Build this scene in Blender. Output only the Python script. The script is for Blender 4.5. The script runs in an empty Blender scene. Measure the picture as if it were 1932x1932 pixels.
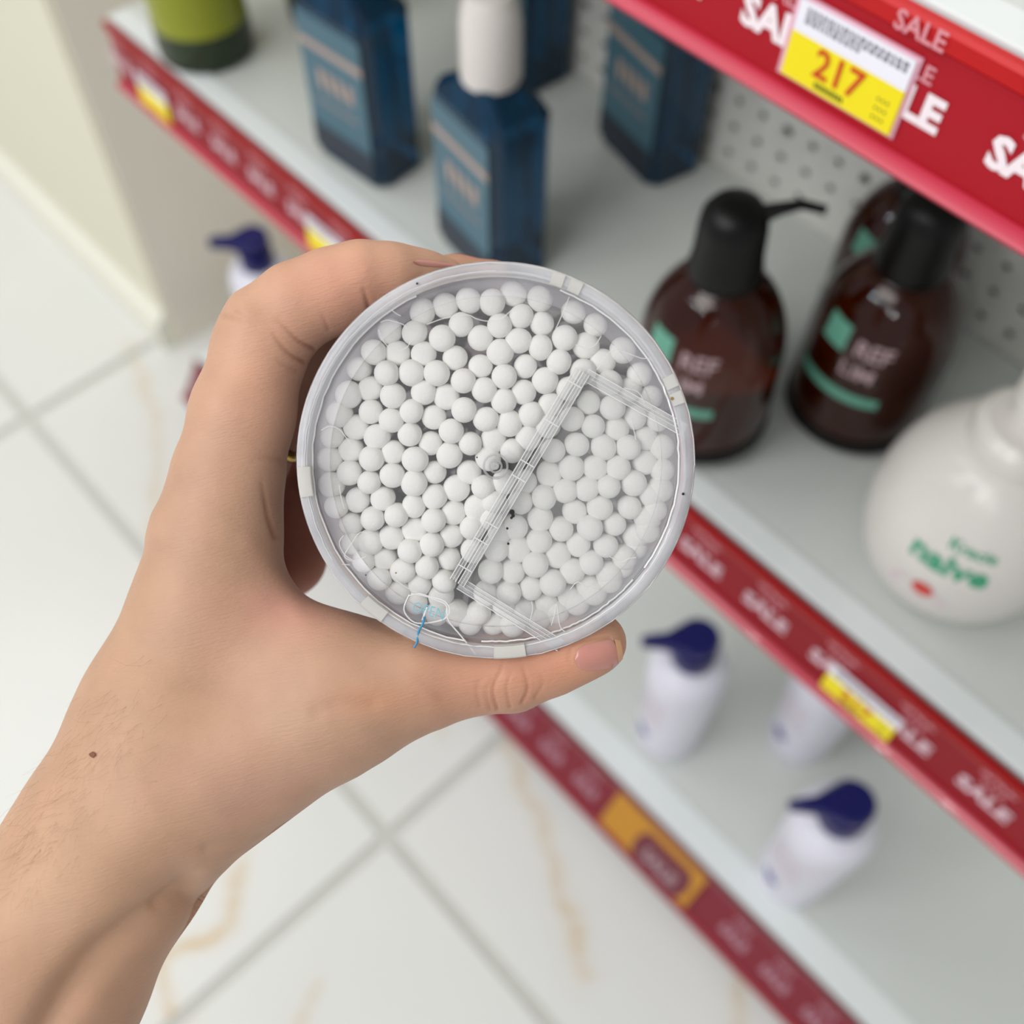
import bpy, bmesh, math, random
import numpy as np
from mathutils import Vector, Matrix
from mathutils.bvhtree import BVHTree
random.seed(7); rng = np.random.default_rng(7)
SC = bpy.context.scene
COL = SC.collection
# ------------------------------------------------------------------ camera, world, lights, exposure
S = 1.15                      # shop units -> metres
H0 = 0.92 * S                 # camera height above the floor
F = 2049.46                   # focal length in pixels of the 1932 px frame
# rows: camera right, camera down, camera forward, in world axes (x along the shelves, y into them, z up)
M = np.array([[0.67851441, 0.7345703, 0.0049671],
              [0.62118081, -0.57014224, -0.53765438],
              [-0.39211299, 0.36789171, -0.8431507]])
EYE = np.array([0., 0., H0])
cam = bpy.data.cameras.new('camera'); camo = bpy.data.objects.new('camera', cam); COL.objects.link(camo)
cam.sensor_width = 36; cam.lens = 36 * F / 1932; cam.clip_start = .01; cam.clip_end = 50
camo.matrix_world = Matrix(((M[0][0], -M[1][0], -M[2][0], 0), (M[0][1], -M[1][1], -M[2][1], 0),
                            (M[0][2], -M[1][2], -M[2][2], H0), (0, 0, 0, 1)))
cam.dof.use_dof = True; cam.dof.focus_distance = .232; cam.dof.aperture_fstop = 8.8
SC.camera = camo
w = bpy.data.worlds.new('shop_light'); SC.world = w; w.use_nodes = True
w.node_tree.nodes['Background'].inputs[0].default_value = (.93, .96, 1, 1)
w.node_tree.nodes['Background'].inputs[1].default_value = .49
SC.view_settings.view_transform = 'Standard'; SC.view_settings.look = 'None'
SC.view_settings.exposure = 0.0; SC.view_settings.gamma = 1; SC.view_settings.use_curve_mapping = False
SC.cycles.use_denoising = True; SC.cycles.max_bounces = 10; SC.cycles.transparent_max_bounces = 24
SC.cycles.caustics_reflective = False; SC.cycles.caustics_refractive = False
SC.cycles.sample_clamp_indirect = 6

def area(name, loc, target, sx, sy, power, col=(1, 1, 1)):
    l = bpy.data.lights.new(name, 'AREA'); l.shape = 'RECTANGLE'; l.size = sx; l.size_y = sy; l.energy = power; l.color = col
    o = bpy.data.objects.new(name, l); COL.objects.link(o); o.location = loc
    o.rotation_euler = (Vector(target) - Vector(loc)).to_track_quat('-Z', 'Y').to_euler()
    return o
area('overhead_fill_light', (-.45, -1.55, 2.75), (-.2, .2, .7), 2.0, .9, 36, (1, .985, .96))  # unseen fill added overhead, set back to reach the shelf backs
area('overhead_fill_light', (-1.9, -.3, 2.75), (-1.2, .1, .2), 1.2, 1.2, 17, (1, .985, .95))  # second unseen fill added, over the left side
for i in range(9):            # row of small ceiling spots
    l = bpy.data.lights.new('ceiling_spot', 'POINT'); l.energy = 13; l.shadow_soft_size = .025
    o = bpy.data.objects.new('ceiling_spot', l); COL.objects.link(o); o.location = (-2.7 + .48 * i + .1 * (i % 3), -2.5, 2.6)

# ------------------------------------------------------------------ helpers
def W(x, y, z): return Vector((x * S, y * S, H0 + z * S))
def lin(c):
    if isinstance(c, str): c = tuple(int(c[i:i + 2], 16) / 255 for i in (1, 3, 5))
    return tuple(v / 12.92 if v <= .04045 else ((v + .055) / 1.055) ** 2.4 for v in c) + (1,)
def mat(name, c, rough=.5, metal=0, spec=.5, trans=0, ior=1.45, var=.05, vs=30, bump=0, bs=200, sss=0, coat=0, alpha=1, emis=None):
    m = bpy.data.materials.new(name); m.use_nodes = True; nt = m.node_tree; b = nt.nodes['Principled BSDF']
    c = lin(c)
    b.inputs['Roughness'].default_value = rough; b.inputs['Metallic'].default_value = metal
    b.inputs['Specular IOR Level'].default_value = spec; b.inputs['IOR'].default_value = ior
    b.inputs['Transmission Weight'].default_value = trans; b.inputs['Coat Weight'].default_value = coat
    b.inputs['Alpha'].default_value = alpha
    tc = nt.nodes.new('ShaderNodeTexCoord'); n = nt.nodes.new('ShaderNodeTexNoise'); n.inputs['Scale'].default_value = vs
    nt.links.new(tc.outputs['Object'], n.inputs['Vector'])
    r = nt.nodes.new('ShaderNodeMix'); r.data_type = 'RGBA'
    r.inputs['A'].default_value = tuple(v * (1 - var) for v in c[:3]) + (1,)
    r.inputs['B'].default_value = tuple(min(1, v * (1 + var)) for v in c[:3]) + (1,)
    nt.links.new(n.outputs['Fac'], r.inputs['Factor']); nt.links.new(r.outputs['Result'], b.inputs['Base Color'])
    if bump:
        n2 = nt.nodes.new('ShaderNodeTexNoise'); n2.inputs['Scale'].default_value = bs; nt.links.new(tc.outputs['Object'], n2.inputs['Vector'])
        bp = nt.nodes.new('ShaderNodeBump'); bp.inputs['Strength'].default_value = bump; bp.inputs['Distance'].default_value = .001
        nt.links.new(n2.outputs['Fac'], bp.inputs['Height']); nt.links.new(bp.outputs['Normal'], b.inputs['Normal'])
    if sss:
        b.inputs['Subsurface Weight'].default_value = sss; b.inputs['Subsurface Radius'].default_value = (1, .4, .25); b.inputs['Subsurface Scale'].default_value = .004
    return m
def clear(name, haze=.1, tint='#ffffff', gloss=1., rough=.03, bump=0, bs=300, hazecol='#f4f4f8', hv=0, tlw=.5):
    """thin clear plastic: lets light straight through, reflects by Fresnel, scatters a little"""
    m = bpy.data.materials.new(name); m.use_nodes = True; nt = m.node_tree; nt.nodes.clear()
    N = nt.nodes.new; L = nt.links.new
    out = N('ShaderNodeOutputMaterial'); tr = N('ShaderNodeBsdfTransparent'); tr.inputs[0].default_value = lin(tint)
    gl = N('ShaderNodeBsdfGlossy'); gl.inputs['Roughness'].default_value = rough
    df = N('ShaderNodeBsdfDiffuse'); df.inputs[0].default_value = lin(hazecol)
    tl = N('ShaderNodeBsdfTranslucent'); tl.inputs[0].default_value = lin(hazecol)
    hz = N('ShaderNodeMixShader'); hz.inputs[0].default_value = tlw; L(df.outputs[0], hz.inputs[1]); L(tl.outputs[0], hz.inputs[2])
    m1 = N('ShaderNodeMixShader'); m1.inputs[0].default_value = haze; L(tr.outputs[0], m1.inputs[1]); L(hz.outputs[0], m1.inputs[2])
    tc = N('ShaderNodeTexCoord')
    if hv:
        n = N('ShaderNodeTexNoise'); n.inputs['Scale'].default_value = 60; n.inputs['Detail'].default_value = 4; L(tc.outputs['Object'], n.inputs['Vector'])
        mr = N('ShaderNodeMapRange'); mr.inputs[1].default_value = .3; mr.inputs[2].default_value = .7; mr.inputs[3].default_value = max(0, haze - hv); mr.inputs[4].default_value = haze + hv
        L(n.outputs['Fac'], mr.inputs[0]); L(mr.outputs[0], m1.inputs[0])
    fr = N('ShaderNodeFresnel'); fr.inputs[0].default_value = 1.35
    mu = N('ShaderNodeMath'); mu.operation = 'MULTIPLY'; mu.inputs[1].default_value = gloss; L(fr.outputs[0], mu.inputs[0])
    m2 = N('ShaderNodeMixShader'); L(mu.outputs[0], m2.inputs[0]); L(m1.outputs[0], m2.inputs[1]); L(gl.outputs[0], m2.inputs[2])
    if bump:
        n2 = N('ShaderNodeTexNoise'); n2.inputs['Scale'].default_value = bs; L(tc.outputs['Object'], n2.inputs['Vector'])
        bp = N('ShaderNodeBump'); bp.inputs['Strength'].default_value = bump; bp.inputs['Distance'].default_value = .0005
        L(n2.outputs['Fac'], bp.inputs['Height']); L(bp.outputs['Normal'], gl.inputs['Normal']); L(bp.outputs['Normal'], fr.inputs['Normal'])
    L(m2.outputs[0], out.inputs[0])
    return m
def tag(o, label=None, cat=None, group=None, kind=None):
    if label: o['label'] = label
    if cat: o['category'] = cat
    if group: o['group'] = group
    if kind: o['kind'] = kind
    return o
def empty(name, loc, rot=None, label=None, cat=None, group=None):
    o = bpy.data.objects.new(name, None); COL.objects.link(o); o.location = loc; o.empty_display_size = .01
    if rot is not None: o.rotation_euler = rot
    return tag(o, label, cat, group)
class MB:
    def __init__(s): s.v = []; s.f = []
    def add(s, v, f):
        b = len(s.v); s.v += [tuple(p) for p in v]; s.f += [tuple(i + b for i in q) for q in f]; return s
    def box(s, x0, x1, y0, y1, z0, z1, c=0):
        if c <= 0:
            v = [(x, y, z) for x in (x0, x1) for y in (y0, y1) for z in (z0, z1)]
            return s.add(v, [(0, 1, 3, 2), (4, 6, 7, 5), (0, 4, 5, 1), (2, 3, 7, 6), (0, 2, 6, 4), (1, 5, 7, 3)])
        bm = bmesh.new(); bmesh.ops.create_cube(bm, size=1)
        for v in bm.verts: v.co = Vector(((x0 + x1) / 2 + v.co.x * (x1 - x0), (y0 + y1) / 2 + v.co.y * (y1 - y0), (z0 + z1) / 2 + v.co.z * (z1 - z0)))
        bmesh.ops.bevel(bm, geom=bm.edges[:], offset=c, segments=2, profile=.5, affect='EDGES')
        bm.verts.index_update(); s.add([v.co for v in bm.verts], [[v.index for v in f.verts] for f in bm.faces]); bm.free(); return s
    def lathe(s, prof, n=48, closed=False, a0=0, a1=2 * math.pi):
        full = abs(a1 - a0 - 2 * math.pi) < 1e-6; m = n if full else n + 1; k = len(prof)
        v = [(r * math.cos(a0 + (a1 - a0) * i / n), r * math.sin(a0 + (a1 - a0) * i / n), z) for i in range(m) for r, z in prof]; f = []
        for i in range(n):
            j = (i + 1) % m
            for t in range(k if closed else k - 1):
                u = (t + 1) % k; f.append((i * k + t, j * k + t, j * k + u, i * k + u))
        if not full and closed: f.append(tuple(range(k))[::-1]); f.append(tuple(n * k + t for t in range(k)))
        return s.add(v, f)
    def tube(s, pts, r, n=8, flat=1.):
        pts = [Vector(p) for p in pts]; rs = r if hasattr(r, '__len__') else [r] * len(pts); v = []; f = []
        up = Vector((0, 0, 1))
        for i, p in enumerate(pts):
            d = (pts[min(i + 1, len(pts) - 1)] - pts[max(i - 1, 0)]).normalized()
            a = d.cross(up)
            if a.length < .1: a = d.cross(Vector((0, 1, 0)))
            a.normalize(); b = a.cross(d).normalized()
            for k in range(n):
                t = 2 * math.pi * k / n; v.append(p + a * math.cos(t) * rs[i] + b * math.sin(t) * rs[i] * flat)
        for i in range(len(pts) - 1):
            for k in range(n): f.append((i * n + k, i * n + (k + 1) % n, (i + 1) * n + (k + 1) % n, (i + 1) * n + k))
        f.append(tuple(range(n))[::-1]); f.append(tuple((len(pts) - 1) * n + k for k in range(n)))
        return s.add(v, f)
    def prism(s, poly, z0, z1):
        n = len(poly); v = [(x, y, z0) for x, y in poly] + [(x, y, z1) for x, y in poly]
        return s.add(v, [tuple(range(n))[::-1], tuple(range(n, 2 * n))] + [(i, (i + 1) % n, n + (i + 1) % n, n + i) for i in range(n)])
    def loft(s, rings):
        n = len(rings[0]); f = []
        for k in range(len(rings) - 1):
            for i in range(n): f.append((k * n + i, k * n + (i + 1) % n, (k + 1) * n + (i + 1) % n, (k + 1) * n + i))
        f.append(tuple(range(n))[::-1]); f.append(tuple((len(rings) - 1) * n + i for i in range(n)))
        return s.add([p for r in rings for p in r], f)
    def mesh(s, name, m, smooth=False, fix=True):
        me = bpy.data.meshes.new(name); me.from_pydata(s.v, [], s.f)
        if fix:
            bm = bmesh.new(); bm.from_mesh(me); bmesh.ops.recalc_face_normals(bm, faces=bm.faces[:]); bm.to_mesh(me); bm.free()
        me.materials.append(m)
        if smooth: me.shade_smooth(); 
        if smooth == 'auto': me.set_sharp_from_angle(angle=math.radians(35))
        return me
    def obj(s, name, m, parent=None, smooth=False, label=None):
        return link(s.mesh(name, m, smooth), name, parent, label)
def link(me, name, parent=None, label=None):
    o = bpy.data.objects.new(name, me); COL.objects.link(o); o.parent = parent
    if label: o['label'] = label
    return o
_txt = {}
def text_mesh(s, size, bold=0, depth=0):
    """lettering as 2D outline triangles centred on x, baseline at 0"""
    k = (s, size, bold)
    if k not in _txt:
        c = bpy.data.curves.new('t', 'FONT'); c.body = s; c.size = size; c.offset = bold; c.align_x = 'CENTER'; c.resolution_u = 2
        o = bpy.data.objects.new('t', c); COL.objects.link(o)
        me = bpy.data.meshes.new_from_object(o.evaluated_get(bpy.context.evaluated_depsgraph_get()))
        _txt[k] = ([tuple(v.co) for v in me.vertices], [tuple(p.vertices) for p in me.polygons])
        bpy.data.objects.remove(o); bpy.data.curves.remove(c); bpy.data.meshes.remove(me)
    return _txt[k]
def text_on(mb, s, size, fn, bold=0, sx=1):
    v, f = text_mesh(s, size, bold); mb.add([fn(p[0] * sx, p[1]) for p in v], f)

# ------------------------------------------------------------------ materials
M_wall = mat('cream_paint', '#dedac6', .7, var=.02, vs=3)
M_niche = mat('greige_paint', '#eae3d6', .75, var=.02, vs=3)
M_base = mat('cream_gloss_trim', '#e6e4d6', .35, var=.02)
M_grout = mat('grey_grout', '#c6c6c0', .8, var=.06, vs=80)
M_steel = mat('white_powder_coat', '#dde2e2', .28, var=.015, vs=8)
M_shelf = mat('grey_white_shelf_top', '#cbcfcb', .35, var=.02, vs=8)
M_panel = mat('grey_perforated_steel', '#e2e1dc', .45, var=.03)
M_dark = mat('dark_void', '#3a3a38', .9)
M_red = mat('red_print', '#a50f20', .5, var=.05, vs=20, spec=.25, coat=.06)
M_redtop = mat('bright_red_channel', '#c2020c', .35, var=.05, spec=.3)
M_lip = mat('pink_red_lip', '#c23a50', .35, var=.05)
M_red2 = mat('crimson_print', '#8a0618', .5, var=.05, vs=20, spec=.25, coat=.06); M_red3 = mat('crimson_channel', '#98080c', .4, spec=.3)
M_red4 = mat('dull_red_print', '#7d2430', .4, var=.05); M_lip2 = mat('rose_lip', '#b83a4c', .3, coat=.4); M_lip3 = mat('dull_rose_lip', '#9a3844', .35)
M_ink_w3 = mat('pinkish_white_print', '#dcbcc6', .5); M_ink_w4 = mat('dimmed_white_print', '#b48a98', .5)  # lowest strip's lettering: dim light put into its dull mauve
M_ink_w = mat('white_print', '#f0e3e8', .5, var=.02)
M_ink_w2 = mat('faded_white_print', '#d98e98', .5, var=.02)
M_yel = mat('yellow_card', '#eedb00', .45, var=.03)
M_org = mat('orange_card', '#bd8429', .5, var=.04)
M_maroon = mat('maroon_print', '#6d2e3a', .5)
M_white = mat('white_card', '#e9e7f1', .5, var=.02)
M_clip = mat('pink_clear_holder', '#dba5b6', .25, var=.02)
M_num = mat('red_orange_ink', '#c8380a', .5)
M_grey = mat('grey_ink', '#77757f', .6)
M_olive = mat('dark_green_ink', '#4c5a10', .6)
M_amber = mat('amber_plastic', '#702604', .06, var=.25, vs=18, trans=.86, spec=.35)
M_black = mat('black_plastic', '#060606', .4, var=.02, spec=.3)
M_teal = mat('teal_print', '#5e9a86', .5)
M_mauve = mat('mauve_print', '#a58c90', .5)
M_blue = mat('teal_blue_plastic', '#00507a', .07, var=.3, vs=14, trans=.75)
M_bluelab = mat('grey_teal_label', '#3d6474', .3, var=.12, vs=40)
M_bluedark = mat('dark_navy_label', '#1c2636', .35, var=.1)
M_beige = mat('beige_print', '#a9948a', .4)
M_frost = mat('frosted_white_cap', '#d9d3cf', .35, sss=.2)
M_green = mat('olive_green_liquid', '#8f9502', .2, var=.12, vs=12, trans=.1, coat=.2)
M_dgreen = mat('dark_green_base', '#1b2c10', .2)
M_wbot = mat('white_glossy_plastic', '#d8d4cf', .22, var=.01, sss=.1)
M_gtext = mat('green_print', '#2e9c72', .5)
M_rtext = mat('red_fruit_print', '#cf3a30', .5)
M_pink = mat('pale_mauve_print', '#d9c3cc', .5)
M_lot = mat('white_lotion_plastic', '#dcdbe6', .3, var=.02, sss=.1)
M_navy = mat('navy_plastic', '#0d0a55', .25, var=.05)
M_btext = mat('blue_print', '#5a5c9a', .5)
M_cotton = mat('cotton', '#f3f2ee', .95, spec=.1, var=.012, vs=900, bump=.12, bs=1500)
M_stick = mat('white_stick', '#e8e7e6', .5)
M_gold = mat('gold', '#c9a44c', .25, metal=1)
M_speck = mat('black_speck', '#111111', .6)
M_brownspeck = mat('brown_speck', '#8d7348', .6)
M_ink_b = mat('blue_marker_ink', '#3a8cb8', .5, var=.15, vs=900)
M_ink_lb = mat('pale_blue_ink', '#6fb3c8', .5)

# ------------------------------------------------------------------ setting: floor, walls, baseboard
ZF = -.92
T = .6; X0 = (-.933 * .92, -.28 * .92 + .0); TS = (-.283 - -.936) * .92       # tile joints in shop units
TX, TY = -.936 * .92, .1135 * .92
veins = [  # marble veins as strokes on the floor (shop units, half width, strength)
]
def floor_pt(px, py):
    d = M.T @ np.array([(px - 966) / F, (py - 966) / F, 1.]); t = ZF / d[2]; return d[0] * t, d[1] * t
for pts, wd, st in [([(955, 1395), (985, 1470), (1020, 1550), (1045, 1620), (1060, 1690), (1085, 1740), (1090, 1830), (1100, 1845)], .0042, .55),
                    ([(248, 655), (262, 700), (288, 770), (300, 860), (292, 960), (285, 1000)], .0050, .38),
                    ([(447, 1632), (438, 1690), (425, 1745), (392, 1778), (340, 1785), (312, 1795), (296, 1820), (310, 1880), (336, 1925), (350, 1960)], .0042, .75),
                    ([(600, 1850), (578, 1890), (560, 1940), (540, 1990)], .0036, .45),
                    ([(1385, 1835), (1395, 1890), (1390, 1950)], .0045, .45),
                    ([(845, 1365), (840, 1385)], .0035, .3), ([(470, 1600), (440, 1640)], .003, .3)]:
    veins.append((np.array([floor_pt(*p) for p in pts]), wd, st))
m = bpy.data.materials.new('white_marble_tile'); m.use_nodes = True; nt = m.node_tree; b = nt.nodes['Principled BSDF']
at = nt.nodes.new('ShaderNodeAttribute'); at.attribute_name = 'vein'
tc = nt.nodes.new('ShaderNodeTexCoord'); nz = nt.nodes.new('ShaderNodeTexNoise'); nz.inputs['Scale'].default_value = 3.5; nz.inputs['Detail'].default_value = 3
nt.links.new(tc.outputs['Object'], nz.inputs['Vector'])
mx0 = nt.nodes.new('ShaderNodeMix'); mx0.data_type = 'RGBA'; mx0.inputs['A'].default_value = lin('#d6d8d6'); mx0.inputs['B'].default_value = lin('#e2e2de')
nt.links.new(nz.outputs['Fac'], mx0.inputs['Factor'])
mx = nt.nodes.new('ShaderNodeMix'); mx.data_type = 'RGBA'; mx.inputs['B'].default_value = lin('#c9a970')
nt.links.new(mx0.outputs['Result'], mx.inputs['A']); nt.links.new(at.outputs['Fac'], mx.inputs['Factor'])
nt.links.new(mx.outputs['Result'], b.inputs['Base Color']); b.inputs['Roughness'].default_value = .22; b.inputs['Specular IOR Level'].default_value = .4
M_tile = m
fl = MB(); p0 = W(-3.4, -3, ZF); p1 = W(2.2, 1.2, ZF); fl.box(p0.x, p1.x, p0.y, p1.y, -.05, -.002)
floor = tag(fl.obj('floor', M_grout), 'white polished marble tile floor with golden veins and grey joints', kind='structure')
G = .0052
for i in range(-3, 4):
    for j in range(-3, 2):
        x0, x1 = TX + i * TS + G, TX + (i + 1) * TS - G; y0, y1 = TY + j * TS + G, TY + (j + 1) * TS - G
        has = any(((v[:, 0] > x0 - .02) & (v[:, 0] < x1 + .02) & (v[:, 1] > y0 - .02) & (v[:, 1] < y1 + .02)).any() for v, _, _ in veins)
        n = 110 if has else 1
        gx = np.linspace(x0, x1, n + 1); gy = np.linspace(y0, y1, n + 1)
        X, Y = np.meshgrid(gx, gy, indexing='ij'); V = [(x * S, y * S, 0.) for x, y in zip(X.ravel(), Y.ravel())]
        Fc = [(a * (n + 1) + c, (a + 1) * (n + 1) + c, (a + 1) * (n + 1) + c + 1, a * (n + 1) + c + 1) for a in range(n) for c in range(n)]
        me = bpy.data.meshes.new('tile'); me.from_pydata(V, [], Fc); me.materials.append(M_tile)
        a = me.attributes.new('vein', 'FLOAT', 'POINT'); val = np.zeros(len(V))
        if has:
            P = np.stack([X.ravel(), Y.ravel()], 1)
            P = P + .003 * np.stack([np.sin(P[:, 1] * 95 + 2 * np.sin(P[:, 0] * 60)), np.sin(P[:, 0] * 85 + 2 * np.sin(P[:, 1] * 70))], 1)
            for pl, wd, st in veins:
                for q in range(len(pl) - 1):
                    A, B = pl[q], pl[q + 1]; h = np.clip(((P - A) @ (B - A)) / ((B - A) @ (B - A)), 0, 1)
                    d = np.linalg.norm(P - A - h[:, None] * (B - A), axis=1)
                    val = np.maximum(val, st * np.exp(-(d / wd) ** 2) + st * .25 * np.exp(-(d / wd / 3) ** 2))
        if has: val = val * (.72 + .28 * np.sin(P[:, 0] * 210 + 3 * np.sin(P[:, 1] * 130)) * np.sin(P[:, 1] * 160 + 2))
        a.data.foreach_set('value', val.astype(np.float32))
        o = link(me, 'tile', floor)
XC, YC = -.843, .276
def wall(name, x0, x1, y0, y1, z0, z1, m, label):
    a = W(x0, y0, z0); b_ = W(x1, y1, z1); mb = MB(); mb.box(a.x, b_.x, a.y, b_.y, a.z, b_.z); return tag(mb.obj(name, m), label, kind='structure')
wall('wall_front', -3.4, XC, YC, YC + .6, ZF, 1.45, M_wall, 'cream painted wall left of the shelving, flush with the shelf fronts')
wall('wall_left', XC, XC + .004, YC + .004, .5, ZF, 1.45, M_niche, 'greige return wall at the left end of the shelving')
wall('wall_back', XC + .004, 2.2, .475, .55, ZF, 1.45, M_niche, 'plain wall behind the perforated shelving panel')
mb = MB(); a = W(-3.4, YC - .014, ZF); c = W(XC, YC, ZF)
prof = [(a.y, 0), (a.y, .040), (a.y + .003, .046), (c.y - .004, .052), (c.y, .060), (c.y, 0)]
mb.add([(a.x, y, z) for y, z in prof] + [(c.x, y, z) for y, z in prof], [tuple(range(6)), tuple(range(11, 5, -1))] + [(i, 6 + i, 6 + (i + 1) % 6, (i + 1) % 6) for i in range(6)])
tag(mb.obj('baseboard_left', M_base), 'low cream skirting along the wall left of the shelving', kind='structure')

# ------------------------------------------------------------------ shelving unit
ZA, ZB, ZC = -.430, -.164, -.858
XL, XR = -.665, .62
o0 = W(XL, .3, ZF)
unit = empty('shelving_unit', o0, label='white steel shop shelving unit with perforated back panel against the wall', cat='shelving')
def part(mb, name, m, parent, smooth=False, label=None):
    off = Vector(parent.location); q = parent
    while q.parent: q = q.parent; off += q.location
    mb.v = [tuple(Vector(p) - off) for p in mb.v]; return mb.obj(name, m, parent, smooth, label)
# perforated panel: real holes on a 0.0172 unit grid
pit = .0172; mb = MB(); yb = .442; hx = -.2565; hz = -.3831
i0, i1 = int((XL - hx) / pit), int((XR - hx) / pit); j0, j1 = int((-.90 - hz) / pit), int((.25 - hz) / pit)
big = .0034; sml = .0026
vid = {}
for i in range(i0, i1):
    for j in range(j0, j1):
        cx, cz = hx + i * pit, hz + j * pit; h = pit / 2; near = (-.75 < cz < .0)
        r = big if (j % 3 == 0 and i % 3 == 0) else sml
        cn = [W(cx + sx * h, yb, cz + sz * h) for sx, sz in ((-1, -1), (1, -1), (1, 1), (-1, 1))]
        if not near: mb.add(cn, [(0, 1, 2, 3)]); continue
        ho = [W(cx + r * math.cos(math.radians(a)), yb, cz + r * math.sin(math.radians(a))) for a in (225, 270, 315, 0, 45, 90, 135, 180)]
        hb = [p + Vector((0, .0022, 0)) for p in ho]
        f = []
        for k in range(4):
            f.append((k, 4 + 2 * k, 4 + 2 * k + 1)); f.append((k, 4 + 2 * k + 1, (k + 1) % 4)); f.append(((k + 1) % 4, 4 + 2 * k + 1, 4 + (2 * k + 2) % 8))
        for k in range(8): f.append((4 + k, 4 + (k + 1) % 8, 12 + (k + 1) % 8, 12 + k))
        mb.add(cn + ho + hb, f)
part(mb, 'back_panel', M_panel, unit)
mb = MB(); a = W(XL, .4445, ZF); c = W(XR, .4475, .27); mb.box(a.x, c.x, a.y + .012, c.y + .012, a.z, c.z); part(mb, 'hole_shade_sheet', M_dark, unit)  # dark sheet stands in for the shade behind the holes
for x in (XL - .008, .06, XR):
    mb = MB(); a = W(x - .008, .445, ZF); c = W(x + .008, .47, .28); mb.box(a.x, c.x, a.y + .02, c.y + .02, a.z, c.z, .003); part(mb, 'upright', M_steel, unit)
def shelf(z, yf, x0, x1, th, name='shelf', lip=.017):
    a = W(x0, yf, z); c = W(x1, .4405, z)
    mb = MB(); prof = [(a.y + .001, a.z - th), (a.y + .001, a.z - .002), (a.y + .003, a.z), (c.y, a.z), (c.y, a.z - .012), (a.y + .03, a.z - .014), (a.y + .03, a.z - th)]; n = len(prof)
    mb.add([(a.x, y, q) for y, q in prof] + [(c.x, y, q) for y, q in prof], [tuple(range(n)), tuple(range(2 * n - 1, n - 1, -1))] + [(i, n + i, n + (i + 1) % n, (i + 1) % n) for i in range(n)])
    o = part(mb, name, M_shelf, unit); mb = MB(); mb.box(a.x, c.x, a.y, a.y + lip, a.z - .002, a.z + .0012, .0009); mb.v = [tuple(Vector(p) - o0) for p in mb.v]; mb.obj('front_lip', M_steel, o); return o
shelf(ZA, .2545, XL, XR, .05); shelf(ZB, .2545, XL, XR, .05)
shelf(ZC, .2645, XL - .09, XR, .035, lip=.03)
mb = MB(); a = W(XL - .09, .262, ZF); c = W(XR, .43, ZC - .03); mb.box(a.x, c.x, a.y, c.y, a.z, c.z); part(mb, 'kick_plate', M_steel, unit)

# ------------------------------------------------------------------ price strips with lettering and tags
def strip(yt, zt, yb_, zb, x0, x1, sale_x, rows, label, mats=None):
    """channel from (yt,zt) down to (yb_,zb) in shop units; rows: (v, size, bold, kind)"""
    mI, mT, mL, mA, mB = mats or (M_red, M_redtop, M_lip, M_ink_w, M_ink_w2)
    P0 = W(x0, yt, zt); up = (W(0, yt, zt) - W(0, yb_, zb)); hgt = up.length; up.normalize(); nrm = Vector((1, 0, 0)).cross(up)  # outward
    if nrm.y > 0: nrm = -nrm
    root = empty('price_strip', W((x0 + x1) / 2, yb_, zb), label=label, cat='shelf strip')
    L = (x1 - x0) * S
    def at(x, v, d=0.): return W(x, yt, zt) - up * (v * hgt) + nrm * d
    def slab(v0, v1, d0, d1, xa=x0, xb=x1):
        mb = MB(); pts = [at(x, v, d) for x in (xa, xb) for v in (v0, v1) for d in (d0, d1)]
        return mb.add(pts, [(0, 1, 3, 2), (4, 6, 7, 5), (0, 4, 5, 1), (2, 3, 7, 6), (0, 2, 6, 4), (1, 5, 7, 3)])
    part(slab(.17, .88, 0, .0012), 'insert_strip', mI, root)
    mb = MB(); prof = [(0.0, 0), (0.0, .0035), (.03, .0045), (.14, .003), (.17, .0012), (.17, 0)]; n = len(prof)
    mb.add([at(x, v, d) for x in (x0, x1) for v, d in prof], [tuple(range(n)), tuple(range(2 * n - 1, n - 1, -1))] + [(i, n + i, n + (i + 1) % n, (i + 1) % n) for i in range(n)])
    part(mb, 'upper_channel', mT, root)
    mb = MB(); prof = [(.86, 0), (.86, .0012), (.88, .004), (.93, .0062), (.98, .004), (1.0, 0)]; n = len(prof)
    mb.add([at(x, v, d) for x in (x0, x1) for v, d in prof], [tuple(range(n)), tuple(range(2 * n - 1, n - 1, -1))] + [(i, n + i, n + (i + 1) % n, (i + 1) % n) for i in range(n)])
    part(mb, 'lower_lip', mL, root, 'auto')
    # lettering, one unit repeated with shared mesh data
    org = at(sale_x[0], 0, 0); mb = MB(); mb2 = MB()
    for v, size, bold, k in rows:
        dd = .0048 if v < .2 else .0017
        fn = lambda x, y, v=v, dd=dd: at(sale_x[0], v, dd) + Vector((x, 0, 0)) + up * y
        text_on(mb if k else mb2, 'SALE', size, fn, bold)
    meshes = []
    for q, mm in ((mb, mA), (mb2, mB)):
        if not q.v: continue
        q.v = [tuple(Vector(p) - org) for p in q.v]; meshes.append(q.mesh('sale_lettering', mm, fix=False))
    for x in sale_x:
        for me in meshes:
            o = link(me, 'sale_lettering', root); o.location = at(x, 0, 0) - root.location
    return root, at, up, nrm, hgt
rowsB = [(.13, .0085, .0002, 0), (.37, .0078, .00015, 0), (.615, .0146, .0007, 1)]
rowsA = [(.22, .0095, .0003, 0), (.36, .0065, .0001, 0), (.60, .0140, .0006, 1)]
bx = [-.1566 + .0423 * i for i in range(-11, 17)]
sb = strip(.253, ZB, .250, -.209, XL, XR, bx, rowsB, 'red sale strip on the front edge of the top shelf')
ax = [-.0907 + .0405 * i for i in range(-14, 17) if not (-.66 > -.0907 + .0405 * i)]
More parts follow.
